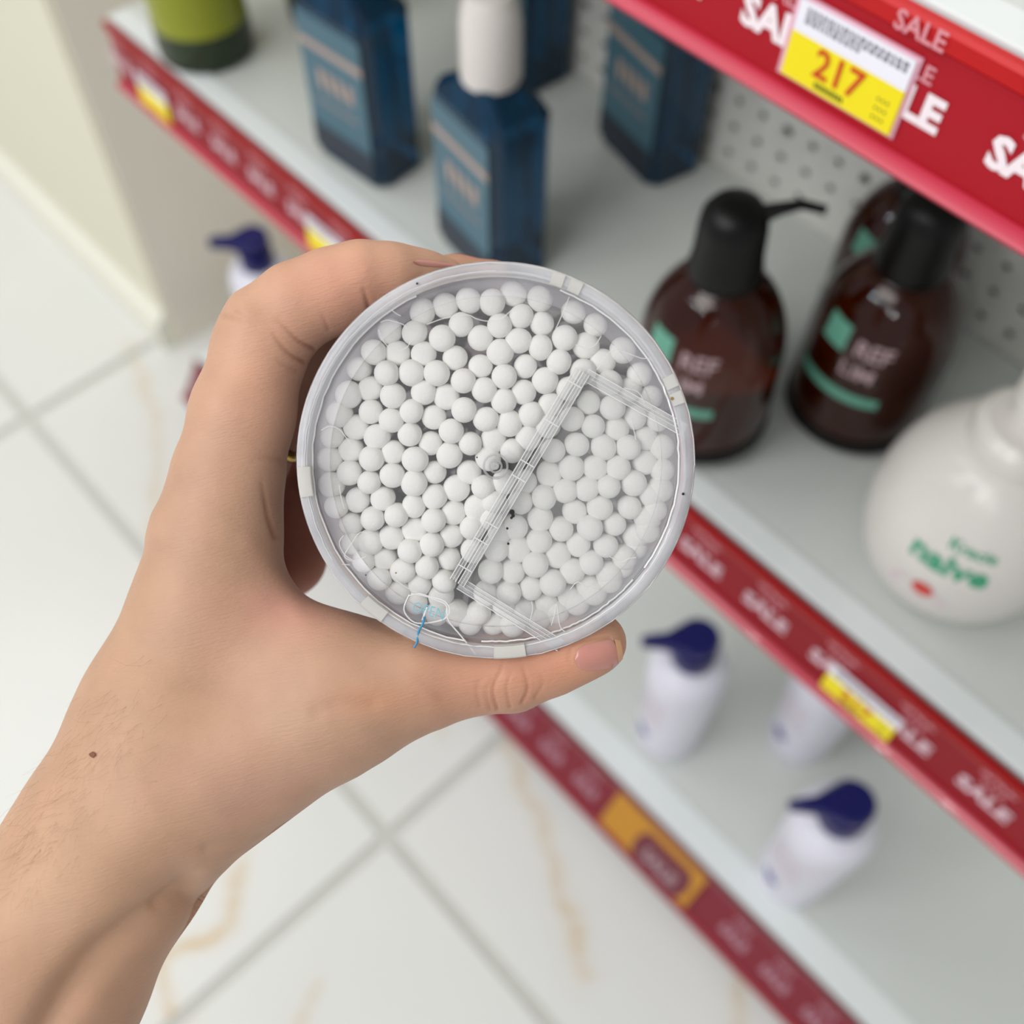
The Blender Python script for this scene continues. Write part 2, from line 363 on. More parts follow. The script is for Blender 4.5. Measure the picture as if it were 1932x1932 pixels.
sa = strip(.2525, ZA - .001, .2495, -.4815, XL, XR, ax, rowsA, 'red sale strip on the front edge of the middle shelf', (M_red2, M_red3, M_lip2, M_ink_w3, M_ink_w2))
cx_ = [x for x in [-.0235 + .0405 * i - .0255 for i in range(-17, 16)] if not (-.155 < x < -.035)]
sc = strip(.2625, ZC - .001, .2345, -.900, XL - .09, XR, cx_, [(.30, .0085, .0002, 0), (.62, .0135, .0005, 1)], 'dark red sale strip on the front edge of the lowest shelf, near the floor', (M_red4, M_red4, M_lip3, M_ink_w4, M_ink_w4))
def tagcard(st, xl, wd, v0, v1, ymid, digits, label, tilt=0, clip=True):
    root_, at, up, nrm, hgt = st
    root = empty('price_tag', at(xl + wd / 2, v1, .002), label=label, cat='price tag')
    cxm = xl + wd / 2; cv = (v0 + v1) / 2; ct, sn = math.cos(tilt), math.sin(tilt)
    def T(a, b_, d):  # a in 0..1 across, b_ in v
        dx = (a - .5) * wd * S; dy = (cv - b_) * hgt
        return at(cxm, cv, d) + Vector((1, 0, 0)) * (dx * ct - dy * sn) + up * (dx * sn + dy * ct)
    def slab(a0, a1, b0, b1, d0, d1):
        pts = [T(a, b_, d) for a in (a0, a1) for b_ in (b0, b1) for d in (d0, d1)]
        return MB().add(pts, [(0, 1, 3, 2), (4, 6, 7, 5), (0, 4, 5, 1), (2, 3, 7, 6), (0, 2, 6, 4), (1, 5, 7, 3)])
    part(slab(0, 1, v0, ymid, .0022, .0032), 'white_header', M_white, root)
    part(slab(0, 1, ymid, v1, .0022, .0032), 'yellow_panel', M_yel, root)
    if clip: part(slab(-.05, 1.03, v0 - .02, v1 + .02, .0016, .0022), 'clear_holder', M_clip, root)
    if digits:
        mb = MB(); text_on(mb, digits, .0135, lambda x, y: T(.47 + x / (wd * S), v0 + (v1 - v0) * .80 - y / hgt, .0036), .0002, .95); part(mb, 'price_digits', M_num, root)
    mb = MB(); r = random.Random(3)
    for q, b_ in enumerate((.06, .13, .20)):
        a = .08
        while a < .93:
            l = r.uniform(.02, .05); bb = v0 + (v1 - v0) * b_
            if q < 2 or a < .55:
                pts = [T(a, bb, .00325), T(a + l, bb, .00325), T(a + l, bb + .028, .00325), T(a, bb + .028, .00325)]; mb.add(pts, [(0, 1, 2, 3)])
            a += l + .015
    part(mb, 'small_print', M_grey, root)
    mb = MB(); a = .30
    while a < .55:
        bb = v0 + (v1 - v0) * .87; mb.add([T(a, bb, .00325), T(a + .022, bb, .00325), T(a + .03, bb + .04, .00325), T(a + .006, bb + .04, .00325)], [(0, 1, 2, 3)]); a += .03
    for k in range(3):
        bb = v0 + (v1 - v0) * (.62 + .12 * k)
        for a in (.82, .86, .90): mb.add([T(a, bb, .00325), T(a + .02, bb, .00325), T(a + .02, bb + .018, .00325), T(a, bb + .018, .00325)], [(0, 1, 2, 3)])
    part(mb, 'unit_print', M_olive, root)
    return root
tagcard(sb, -.1512, .0385, .265, .765, .465, '217', 'yellow and white price tag reading 217 on the top shelf strip')
tagcard(sa, -.0515, .0382, .40, .83, .56, '217', 'yellow and white price tag on the middle shelf strip below the white bottle', clip=False)
tagcard(sa, -.636, .036, .42, .92, .60, None, 'yellow and white price tag near the far left end of the middle shelf strip', clip=False)
tagcard(sa, -.4475, .036, .38, .86, .56, None, 'yellow and white price tag on the middle shelf strip, just above the fingers', clip=False)
# promo card on the lowest strip
root_, at, up, nrm, hgt = sc
pc = empty('promo_card', at(-.097, .8, .003), label='orange promotional card with a maroon pill shape on the lowest shelf strip', cat='card')
mb = MB(); mb.add([at(x, v, d) for x in (-.144, -.050) for v in (.04, .80) for d in (.0048, .0056)], [(0, 1, 3, 2), (4, 6, 7, 5), (0, 4, 5, 1), (2, 3, 7, 6), (0, 2, 6, 4), (1, 5, 7, 3)]); part(mb, 'card_face', M_org, pc)
mb = MB(); pp = []
for k in range(24):
    t = 2 * math.pi * k / 24; cx = .019 * (1 if math.cos(t) >= 0 else -1); pp.append((-.084 + cx + .0085 * math.cos(t), .50 - math.sin(t) * .31))
mb.add([at(x, v, .0064) for x, v in pp] + [at(x, v, .0056) for x, v in pp], [tuple(range(24))] + [(i, (i + 1) % 24, 24 + (i + 1) % 24, 24 + i) for i in range(24)]); part(mb, 'pill_shape', M_maroon, pc)
mb = MB(); text_on(mb, 'SALE', .0185, lambda x, y: at(-.084, .66, .0068) + Vector((x, 0, 0)) + up * y, .0006); part(mb, 'card_lettering', M_mauve, pc)

# ------------------------------------------------------------------ bottles
def smooth_prof(pts, n=6):
    """Catmull-Rom through (r,z)"""
    P = [pts[0]] + pts + [pts[-1]]; out = []
    for i in range(1, len(P) - 2):
        for k in range(n):
            t = k / n; a, b_, c, d = (np.array(P[i - 1 + q]) for q in range(4))
            out.append(tuple(.5 * ((2 * b_) + (-a + c) * t + (2 * a - 5 * b_ + 4 * c - d) * t * t + (-a + 3 * b_ - 3 * c + d) * t ** 3)))
    out.append(pts[-1]); return [(max(0, r), z) for r, z in out]
def wrapper(prof, ang, off=.0003):
    zs = [z for r, z in prof]; rs = [r for r, z in prof]
    def fn(x, z):
        r = float(np.interp(z, zs, rs)) + off; a = ang + x / max(r, .005); return (r * math.cos(a), r * math.sin(a), z)
    return fn
def patch(fn, x0, x1, z0, z1, nx=8, nz=4):
    mb = MB(); V = [fn(x0 + (x1 - x0) * i / nx, z0 + (z1 - z0) * j / nz) for i in range(nx + 1) for j in range(nz + 1)]
    return mb.add(V, [(i * (nz + 1) + j, (i + 1) * (nz + 1) + j, (i + 1) * (nz + 1) + j + 1, i * (nz + 1) + j + 1) for i in range(nx) for j in range(nz)])
FRONT = -math.pi / 2
def brown(x, y, label, ang=0., nozzle=math.radians(45), lean=(0, 0)):
    root = empty('pump_bottle', W(x, y, ZA), (lean[0], lean[1], 0), label, 'bottle', 'amber pump bottles on the middle shelf')
    body = [(0, .0), (.026, 0), (.033, .002), (.0365, .008), (.0378, .02), (.0382, .045), (.0378, .068), (.0355, .083), (.030, .097), (.022, .108), (.0165, .113), (.0155, .118)]
    pr = smooth_prof(body[1:], 4); MB().lathe([(0, 0)] + pr + [(0, .118)], 56).obj('bottle_body', M_amber, root, True)
    MB().lathe([(0, .0015), (.0375, .0085), (.0390, .0087), (.0388, .0165), (.0380, .0165), (0, .0165)], 48).obj('dark_base_band', M_black, root, 'auto', 'black opaque band round the foot')
    MB().lathe([(0, .112), (.0175, .112), (.0180, .114), (.0182, .120), (.0172, .125), (.0165, .142), (.0155, .149), (.0120, .154), (.006, .1565), (0, .157)], 40).obj('pump_collar', M_black, root, 'auto')
    c, s = math.cos(nozzle), math.sin(nozzle)
    MB().tube([(0, 0, .147), (c * .012, s * .012, .149), (c * .020, s * .020, .1525), (c * .029, s * .029, .155), (c * .040, s * .040, .152)], [.0050, .0045, .0032, .0026, .0022], 10).obj('pump_nozzle', M_black, root, True)
    fn = wrapper(pr, FRONT + ang, .0004)
    patch(fn, -.021, -.006, .077, .091).obj('teal_square', M_teal, root)
    mb = MB(); f = lambda x, z: fn(x + .009, z + .079); text_on(mb, 'REF', .0125, f, .0003); f = lambda x, z: fn(x + .005, z + .065); text_on(mb, 'LIM', .0125, f, .0003); mb.obj('label_lettering', M_mauve, root)
    patch(fn, -.030, .022, .047, .054, 16, 2).obj('teal_band', M_teal, root)
    return root
brown(-.1784, .2923, 'amber pump bottle nearest the clear tub, nozzle turned right', .22, lean=(0, math.radians(-2.)))
brown(-.1310, .3540, 'second amber pump bottle, right of the one beside the clear tub', .12)
o = brown(-.1590, .4090, 'amber pump bottle mostly hidden behind the second one, against the panel', .1); o.scale = (.9, .9, .9)

def blue(x, y, rot, label, cap=True):
    root = empty('rectangular_bottle', W(x, y, ZA), (0, 0, rot), label, 'bottle', 'teal blue rectangular bottles on the middle shelf')
    wx, wy, ch = .0325, .0215, .0068
    def ring(sx, sy, c, z): return [(sx, -sy + c, z), (sx, sy - c, z), (sx - c, sy, z), (-sx + c, sy, z), (-sx, sy - c, z), (-sx, -sy + c, z), (-sx + c, -sy, z), (sx - c, -sy, z)]
    MB().loft([ring(wx - .003, wy - .003, ch, 0), ring(wx, wy, ch, .003), ring(wx, wy, ch, .112), ring(wx - .003, wy - .002, ch, .117), ring(.0145, .0145, .0042, .127), ring(.014, .014, .0041, .130)]).obj('bottle_body', M_blue, root)
    MB().box(-wx + .004, wx - .004, -wy - .0006, -wy, .008, .108).obj('front_label', M_bluelab, root)
    MB().box(-wx + .004, wx - .004, -wy - .0011, -wy - .0006, .008, .028).obj('label_footer', M_bluedark, root)
    MB().box(-wx + .004, wx - .004, -wy - .0011, -wy - .0006, .086, .091).obj('label_band', M_beige, root)
    mb = MB(); r = random.Random(5)
    for k in range(4):
        xx = -.015 + .009 * k; mb.box(xx, xx + .0055, -wy - .001, -wy - .0006, .060, .073)
        mb.box(xx + .002, xx + .005, -wy - .0012, -wy - .001, .063, .067)
    for k in range(9): mb.box(-.02 + .0045 * k, -.0175 + .0045 * k, -wy - .001, -wy - .0006, .048, .050)
    mb.obj('label_marks', M_beige, root)
    if cap: MB().lathe([(0, .128), (.0165, .128), (.0170, .130), (.0165, .160), (.0150, .170), (.0115, .176), (.006, .178), (0, .1785)], 40).obj('cap', M_frost, root, 'auto')
    return root
blue(-.3325, .2960, math.radians(-8), 'teal blue rectangular bottle with frosted cap, standing just above the held tub')
blue(-.4400, .2960, math.radians(4), 'teal blue rectangular bottle beside the green bottles')
blue(-.3310, .4190, math.radians(-12), 'teal blue rectangular bottle at the back, under the top shelf')
blue(-.4430, .4210, math.radians(-5), 'teal blue rectangular bottle behind the frosted cap of the front one')
def green(x, y, label):
    root = empty('green_bottle', W(x, y, ZA), None, label, 'bottle', 'green bottles at the left end of the middle shelf')
    pr = smooth_prof([(.025, .012), (.0335, .0125), (.0345, .02), (.0345, .11), (.031, .135), (.014, .155), (.013, .165)], 4)
    MB().lathe([(0, .012)] + pr + [(0, .165)], 48).obj('bottle_body', M_green, root, True)
    MB().lathe([(0, 0), (.030, 0), (.0345, .003), (.0352, .008), (.0350, .028), (.0342, .0285), (0, .0285)], 48).obj('thick_base', M_dgreen, root, 'auto')
    MB().lathe([(0, .163), (.0155, .163), (.0158, .166), (.0155, .19), (.013, .193), (0, .1935)], 32).obj('cap', M_dgreen, root, 'auto')
    return root
green(-.5929, .2837, 'yellow-green bottle with dark base at the front left of the middle shelf')
green(-.5720, .3700, 'green bottle at the back left, only its dark base in view')

# round white bottle
root = empty('round_bottle', W(-.0480, .3180, ZA), None, 'plump white bottle with green lettering at the right end', 'bottle')
pr = smooth_prof([(.030, 0), (.040, .003), (.0470, .014), (.0505, .034), (.0500, .056), (.0440, .078), (.0330, .094), (.0240, .101)], 5)
MB().lathe([(0, 0)] + pr + [(0, .101)], 64).obj('bottle_body', M_wbot, root, True)
MB().lathe([(0, .098), (.0235, .098), (.0245, .101), (.0240, .112), (.020, .116), (.0120, .117), (.0115, .130), (.0150, .131), (.0150, .142), (0, .144)], 48).obj('pump_collar', M_wbot, root, 'auto')
MB().tube([(0, 0, .139), (.015, .012, .14), (.032, .026, .137)], [.008, .006, .004], 10).obj('pump_nozzle', M_wbot, root, True)
fn = wrapper(pr, FRONT + .22, .0004)
mb = MB(); text_on(mb, 'naive', .0185, lambda x, z: fn(x, z + .054), .0006); mb.obj('green_lettering', M_gtext, root)
mb = MB(); text_on(mb, 'Kracie', .0085, lambda x, z: fn(x + .006, z + .0700), .0002); mb.obj('small_lettering', M_gtext, root)
mb = MB(); ctr = (-.004, .036); n = 20; mb.add([fn(ctr[0] + .0055 * math.cos(t), ctr[1] + .0052 * math.sin(t)) for t in [2 * math.pi * k / n for k in range(n)]], [tuple(range(n))]); mb.obj('red_fruit', M_rtext, root)
fn2 = wrapper(pr, FRONT + .22, .0002)
mb = MB(); mb.add([fn2(-.006 + .015 * math.cos(t), .030 + .0075 * math.sin(t)) for t in [2 * math.pi * k / n for k in range(n)]], [tuple(range(n))]); mb.obj('pale_splash', M_pink, root)

def lotion(x, y, label, hd=math.radians(227), yaw=0.):
    root = empty('lotion_bottle', W(x, y, ZC), None, label, 'bottle', 'white lotion pump bottles with navy heads on the lowest shelf')
    pr = smooth_prof([(.026, 0), (.0285, .003), (.0300, .02), (.0318, .08), (.0335, .135), (.0335, .150), (.0308, .163), (.023, .170), (.018, .172)], 4)
    MB().lathe([(0, 0)] + pr + [(0, .172)], 48).obj('bottle_body', M_lot, root, True)
    MB().lathe([(0, .170), (.0175, .170), (.018, .172), (.0178, .188), (.012, .190), (.0095, .191), (.0095, .200), (0, .200)], 36).obj('pump_collar', M_navy, root, 'auto')
    c, s = math.cos(hd), math.sin(hd); mb = MB()
    out = []
    for k in range(20):
        t = 2 * math.pi * k / 20; out.append((.0165 * math.cos(t), .0165 * math.sin(t)))
    # teardrop head seen from above: round disc running out into a spout
    pts = []
    for k in range(-7, 8): t = math.pi - k * math.pi / 15 * 1.0; pts.append((.0175 * math.cos(t * 1.0), .0175 * math.sin(t)))
    arc = [(.0175 * math.cos(t), .0175 * math.sin(t)) for t in np.linspace(math.radians(62), math.radians(298), 18)]
    poly = arc + [(.026, -.0058), (.040, -.0042), (.045, -.003), (.045, .003), (.040, .0042), (.026, .0058)]
    R = lambda p: (p[0] * c - p[1] * s, p[0] * s + p[1] * c)
    n = len(poly); lo = [R(p) for p in poly]; hi = [R((p[0] * .9, p[1] * .85)) for p in poly]
    drop = [0 if p[0] < .025 else -.004 for p in poly]
    V = [(p[0], p[1], .199 + d) for p, d in zip(lo, drop)] + [(p[0], p[1], .207 + d) for p, d in zip(lo, drop)] + [(p[0], p[1], .2105 + d) for p, d in zip(hi, drop)]
    mb.add(V, [tuple(range(n))[::-1], tuple(range(2 * n, 3 * n))] + [(k * n + i, k * n + (i + 1) % n, (k + 1) * n + (i + 1) % n, (k + 1) * n + i) for k in range(2) for i in range(n)])
    mb.obj('pump_head', M_navy, root, 'auto')
    fn = wrapper(pr, FRONT - .35 + yaw, .0004); mb = MB(); r = random.Random(11)
    for q in range(6):
        xx = -.016
        while xx < .016:
            l = r.uniform(.002, .005); zz = .118 - q * .009; k = patch(fn, xx, xx + l, zz, zz + .003, 2, 1); mb.add(k.v, k.f); xx += l + .0015
    mb.obj('faint_print', M_pink, root)
    mb = MB(); mb.add([fn(.013 * math.cos(t) * (1 if k % 2 else .45), .042 + .014 * math.sin(t) * (1 if k % 2 else .45)) for k, t in enumerate([2 * math.pi * k / 12 for k in range(12)])], [tuple(range(12))]); mb.obj('blue_emblem', M_btext, root)
    return root
lotion(-.1526, .3213, 'white lotion bottle with navy pump, just right of the thumb tip')
lotion(-.0090, .3071, 'white lotion bottle with navy pump nearest the lower right corner')
lotion(-.0762, .3990, 'white lotion bottle in shade behind the strip, its pump hidden by the middle shelf')
lotion(-.6810, .3214, 'white lotion bottle with navy pump at the far left end of the lowest shelf')

# ------------------------------------------------------------------ the held tub
def cam2w(p): return EYE + M.T @ (np.asarray(p, float) * .001)           # camera-axes millimetres -> world metres
def ray_mm(px, py, depth=1.): return np.array([(px - 966) / F * depth, (py - 966) / F * depth, depth])
LC = ray_mm(936.5, 879, 221.7)
wv = LC / np.linalg.norm(LC); wv = wv + np.array([0., -.10, 0.]); wv /= np.linalg.norm(wv)      # into the tub
uv = np.array([1., 0, 0]); uv -= wv * (uv @ wv); uv /= np.linalg.norm(uv); vv = np.cross(wv, uv)   # right, down
Rt = np.stack([M.T @ uv, M.T @ vv, M.T @ wv], 1)
LCw = cam2w(LC)
def tubpose(u=0, v=0, w_=0): return LCw + Rt @ (np.array([u, v, w_]) * .001)
Rm = Matrix([[float(Rt[i, j]) for j in range(3)] for i in range(3)])
def pix_uv(px, py, w_):
    d = ray_mm(px, py); t = ((LC + wv * w_) @ wv) / (d @ wv); q = d * t - LC - wv * w_; return q @ uv, q @ vv
tub = empty('cotton_bud_tub', Vector(LCw), Rm.to_euler(), 'round clear plastic tub of cotton buds held in the hand, lid facing up', 'tub')
K = .001
C_rim = clear('milky_rim_plastic', .50, gloss=1.0, rough=.12, bump=.6, bs=120, hazecol='#f0f0f6', hv=.14, tlw=.15)
C_disc = clear('clear_lid_plastic', .05, gloss=.5, rough=.05, bump=.08, bs=90, tlw=.1)
C_ann = clear('hazy_lid_plastic', .16, gloss=.6, rough=.15, hazecol='#f4f1f6', hv=.08, tlw=.1)
C_body = clear('clear_tub_plastic', .72, gloss=.5, rough=.1, hazecol='#dcdce4')
C_line = clear('edge_glint_white', .62, gloss=.9, rough=.15, hazecol='#ffffff', tlw=.05)  # glints along the moulded edges painted as white haze
C_bar = clear('ribbed_hinge_plastic', .24, gloss=1, rough=.08, bump=.5, bs=200, hazecol='#ffffff', tlw=.1)
C_flap = clear('flap_plastic', .07, gloss=.3, rough=.06, tlw=.1, hazecol='#ffffff')
C_lug = clear('frosted_lug_plastic', .62, gloss=.6, rough=.3, hazecol='#e6e4de', hv=.1, tlw=.1)
def mm(prof): return [(r * K, z * K) for r, z in prof]
MB().lathe(mm([(38.5, 6), (38.3, 40), (38.0, 80), (37.4, 82), (0, 82.5), (0, 81.5), (37.0, 81), (37.4, 79), (37.8, 40), (38.0, 6)]), 96).obj('tub_body', C_body, tub, 'auto')
MB().lathe(mm([(41, 11), (41.05, 2.0), (40.8, 1.0), (40.2, .35), (39.3, 0.05), (38.6, .25), (38.2, .9), (37.9, 2.0), (38.3, 2.6), (39.3, 3.2), (39.7, 11)]), 128, closed=True).obj('lid_rim', C_rim, tub, 'auto', 'milky raised rim')
MB().lathe(mm([(0, 1.9), (34.2, 1.9), (34.2, 2.9), (0, 2.9)]), 96).obj('lid_disc', C_disc, tub, 'auto')
MB().lathe(mm([(34.2, 1.9), (38.1, 2.3), (38.1, 3.3), (34.2, 2.9)]), 96, closed=True).obj('lid_border', C_ann, tub, 'auto', 'hazy border of the lid')
mb = MB()
for r, w0, a0, a1, h in [(37.75, 1.6, 100, 245, .22), (37.6, 1.55, 290, 395, .25), (37.3, 1.7, 40, 95, .2), (40.6, .75, 0, 360, .10), (39.0, .1, 150, 270, .10), (38.3, .8, 20, 130, .16)]:
    seg = 48; wob = random.Random(int(r * 10))
    pts = [((r + wob.uniform(-.12, .12)) * K * math.cos(math.radians(a)), (r + wob.uniform(-.12, .12)) * K * math.sin(math.radians(a)), w0 * K) for a in np.linspace(a0, a1, seg)]
    mb.tube(pts, h * K, 5)
o = mb.obj('rim_edge_glints', C_line, tub, False, 'thin edges inside the rim with glints painted white'); o['kind'] = 'stuff'
# hinge bar across the lid
def P2(px, py, w_=1.5): u, v = pix_uv(px, py, w_); return np.array([u, v])
ha, hb_ = P2(1098, 700), P2(862, 1098); hd_ = (hb_ - ha) / np.linalg.norm(hb_ - ha); hn = np.array([-hd_[1], hd_[0]])
def bar(mb, A, B, off, wd, w0, w1):
    d = (B - A) / np.linalg.norm(B - A); n = np.array([-d[1], d[0]]); q = [A + n * (off - wd / 2), B + n * (off - wd / 2), B + n * (off + wd / 2), A + n * (off + wd / 2)]
    mb.prism([(p[0] * K, p[1] * K) for p in q], w0 * K, w1 * K)
mb = MB(); bar(mb, ha, hb_, -.95, 1.3, .7, 1.9); bar(mb, ha, hb_, .95, 1.3, .9, 1.9); mb.obj('hinge_bar', C_bar, tub, False, 'clear ribbed hinge running across the lid')
mb = MB()
for off, wd in ((-1.65, .16), (-1.0, .1), (-.3, .2), (.35, .18), (1.0, .1), (1.62, .2)): bar(mb, ha, hb_, off, wd, .6, .95)
for t in (.06, .24, .43, .50, .72, .80, .93):
    A = ha + (hb_ - ha) * t; bar(mb, A - hn * 1.5, A + hn * 1.5, 0, .25, .6, .9)
o = mb.obj('hinge_ribs', C_line, tub); o['kind'] = 'stuff'
f1a, f1b, f2a, f2b = P2(1104, 706), P2(1292, 812), P2(868, 1100), P2(1058, 1218)
for A, B in ((f1a, f1b), (f2a, f2b)):
    mb = MB(); bar(mb, A, B, 0, 2.4, 1.5, 1.88); sm_ = mb.obj('flap_seam', C_bar, tub)
    mb = MB()
    for off, wd in ((-1.2, .16), (-.4, .12), (.3, .12), (1.3, .18)): bar(mb, A, B, off, wd, 1.3, 1.75)
    o = mb.obj('flap_ridges', C_line, sm_); o['kind'] = 'stuff'
a1 = math.atan2(f1b[1], f1b[0]); a2 = math.atan2(f2b[1], f2b[0]); poly = [ha + hn * -0. , f1b] + [np.array([37.2 * math.cos(t), 37.2 * math.sin(t)]) for t in np.linspace(a1, a2, 24)] + [f2b, hb_]
MB().prism([(p[0] * K, p[1] * K) for p in poly], 1.35 * K, 1.85 * K).obj('opening_flap', C_flap, tub, False, 'clear opening flap on the right of the lid')
# moulding nub in the middle
u, v = pix_uv(935, 880, 1.2)
mb = MB(); ring = lambda r, t, w0: [(r - t, w0), (r - t * .5, w0 - t * .7), (r + t * .5, w0 - t * .7), (r + t, w0)]
for r, t in ((2.45, .22), (1.25, .2), (.45, .3)): mb.lathe(mm([(r - t, 1.9), (r - t, 1.2), (r - t / 2, 1.05), (r + t / 2, 1.05), (r + t, 1.2), (r + t, 1.9)]), 32, closed=True)
o = mb.obj('moulding_nub', clear('nub_plastic', .45, gloss=1), tub, 'auto'); o.location = (u * K, v * K, 0)
# frosted lugs in the rim
for px, py, ln in [(582, 908, 6.2), (704, 1150, 5.6), (962, 1238, 6.6), (1050, 532, 2.6), (1083, 545, 2.6), (1262, 722, 2.6), (1276, 752, 2.6)]:
    u, v = pix_uv(px, py, .2); a = math.atan2(v, u); da = ln / 39.2 / 2
    MB().lathe(mm([(37.9, 1.4), (37.9, -.15), (38.2, -.3), (40.3, -.2), (40.6, .1), (40.6, 1.4)]), 8, True, a - da, a + da).obj('frosted_lug', C_lug, tub, 'auto')
# thumb notch arc and fibres
def px_tube(mb, pts, r, w_=1.4, smooth=4):
    q = [pix_uv(x, y, w_) for x, y in pts]
    if smooth: q = [(a, b_) for a, b_ in _cr(q, smooth)]
    mb.tube([(a * K, b_ * K, w_ * K) for a, b_ in q], r * K, 5)
def _cr(pts, n):
    P = [pts[0]] + list(pts) + [pts[-1]]; out = []
    for i in range(1, len(P) - 2):
        for k in range(n):
            t = k / n; a, b_, c, d = (np.array(P[i - 1 + q], float) for q in range(4))
            out.append(.5 * ((2 * b_) + (-a + c) * t + (2 * a - 5 * b_ + 4 * c - d) * t * t + (-a + 3 * b_ - 3 * c + d) * t ** 3))
    out.append(np.array(pts[-1], float)); return out
mb = MB()
px_tube(mb, [(772, 1122), (762, 1150), (778, 1172), (800, 1176), (838, 1168), (848, 1150), (838, 1134), (812, 1126), (790, 1120), (772, 1124)], .16)
px_tube(mb, [(775, 1120), (800, 1124), (822, 1132), (842, 1142), (846, 1170), (870, 1200), (898, 1235)], .16)
px_tube(mb, [(797, 1170), (806, 1145), (800, 1160)], .2)
mb.obj('thumb_notch', C_line, tub)
mb = MB(); C_fib = clear('fine_fibre', .8, gloss=.3, hazecol='#ffffff')
for pts in [[(718, 608), (730, 604), (742, 606), (760, 612), (770, 620)], [(714, 622), (722, 642), (735, 656), (752, 662), (768, 655), (774, 645)], [(806, 612), (840, 600), (880, 594), (900, 602), (925, 606), (950, 598), (968, 582)],
            [(606, 812), (622, 804), (640, 810), (652, 824), (662, 838)], [(1048, 622), (1058, 600), (1066, 580), (1074, 560)], [(1086, 650), (1102, 656), (1122, 652), (1134, 634)], [(1126, 698), (1138, 680), (1150, 664), (1164, 660), (1188, 668), (1210, 676), (1232, 682), (1262, 735), (1282, 810)],
            [(700, 1010), (680, 1004), (660, 1030), (650, 1050), (668, 1058), (690, 1050)], [(648, 1010), (640, 1025), (650, 1046), (664, 1056)], [(745, 1092), (760, 1104), (785, 1118)], [(1150, 1050), (1162, 1056), (1175, 1060), (1186, 1054), (1200, 1052)],
            [(1040, 1180), (1046, 1160), (1050, 1140), (1056, 1180), (1066, 1192)], [(1110, 1176), (1122, 1165), (1132, 1160)], [(1000, 1170), (1005, 1150), (1003, 1135)], [(1190, 788), (1196, 812), (1200, 830)], [(1178, 732), (1204, 740), (1216, 760)],
            [(1130, 1115), (1110, 1110), (1090, 1098), (1076, 1112)], [(650, 960), (644, 940), (640, 915)], [(640, 1064), (660, 1066)], [(740, 586), (748, 592), (756, 596)]]:
    px_tube(mb, pts, .09, 1.2)
o = mb.obj('scratches', C_fib, tub, False, 'fine curved fibres and scratches'); o['kind'] = 'stuff'
# OPEN and the blue marker stroke
cu, cv = pix_uv(806, 1162, 1.0); rot = math.radians(16)
mb = MB(); text_on(mb, 'OPEN', 3.3 * K, lambda x, y: ((cu * K) + x * math.cos(rot) + y * math.sin(rot), (cv * K) + x * math.sin(rot) - y * math.cos(rot), 1.25 * K), -.00003, .82); mb.obj('open_lettering', M_ink_lb, tub, label='pale blue letters OPEN')
mb = MB(); px_tube(mb, [(800, 1164), (798, 1176), (790, 1190), (788, 1202), (786, 1213), (781, 1222)], .26, .3); mb.obj('marker_stroke', M_ink_b, tub, True, 'short blue marker stroke by OPEN')
for px, py, r, m_ in [(966, 966, .55, M_speck), (968, 973, .4, M_speck), (965, 977, .3, M_speck), (957, 997, .27, M_speck), (959, 1026, .27, M_speck), (787, 535, .25, M_speck), (900, 863, .18, M_speck), (1289, 932, .3, M_speck), (1268, 752, .36, M_brownspeck), (747, 1081, .2, M_brownspeck), (690, 1085, .15, M_speck)]:
    mb = MB(); mb.lathe([(0, 0), (r * .7 * K, -.02 * K), (r * K, .05 * K), (0, .1 * K)], 10); o = mb.obj('speck', m_, tub); w_ = -.5 if px in (787, 1289, 1268) else .55; u, v = pix_uv(px, py, w_); o.location = (u * K, v * K, w_ * K)

# cotton buds: head centres read from the photograph
q1 = [(1240,525),(1450,465),(1660,420),(1880,430),(940,700),(1165,710),(1420,765),(1595,640),(1770,765),(795,890),(1010,905),(1255,905),(1540,945),(660,1045),(915,1085),(1145,1080),(1370,1080),(1770,1020),(1615,1150),(560,1280),(760,1225),(975,1290),(1255,1255),(1460,1295),(1805,1235),(475,1460),(775,1435),(1145,1430),(1620,1420),(1820,1500),(960,1510),(1345,1485),(415,1660),(635,1580),(830,1660),(1125,1640),(1505,1610),(1680,1725),(1315,1720),(585,1785),(975,1800),(1490,1830),(390,1870),(780,1860),(1175,1870),(1890,1685)]
q2 = [(190,355),(430,400),(750,505),(945,635),(260,560),(450,630),(60,650),(1215,855),(655,760),(850,835),(235,785),(435,850),(65,890),(600,980),(1000,975),(820,1070),(295,1020),(105,1115),(475,1150),(1060,1170),(1365,1085),(1255,1230),(280,1255),(1460,1295),(690,1225),(100,1335),(525,1370),(870,1350),(1090,1395),(1560,1500),(350,1460),(150,1540),(720,1500),(910,1565),(1300,1490),(320,1670),(1125,1590),(1400,1680),(20,1695),(500,1560),(175,1790),(765,1730),(1005,1755),(545,1790),(1230,1755),(1585,1755),(1390,1900)]
q3 = [(400,220),(570,110),(760,190),(970,130),(1165,200),(1355,100),(1665,100),(430,425),(645,360),(880,340),(1165,405),(1555,245),(1795,235),(1355,325),(590,575),(790,525),(1005,490),(1345,540),(1525,465),(1735,425),(560,775),(765,745),(965,690),(1175,620),(1505,675),(1690,600),(670,940),(890,895),(1130,815),(1325,755),(1485,885),(1700,810),(820,1105),(1060,1005),(1285,960),(1440,1095),(980,1250),(1215,1130),(1410,1240),(1145,1370),(1340,1490),(1555,1400),(1750,1400),(1660,1570),(1890,1600),(1900,370)]
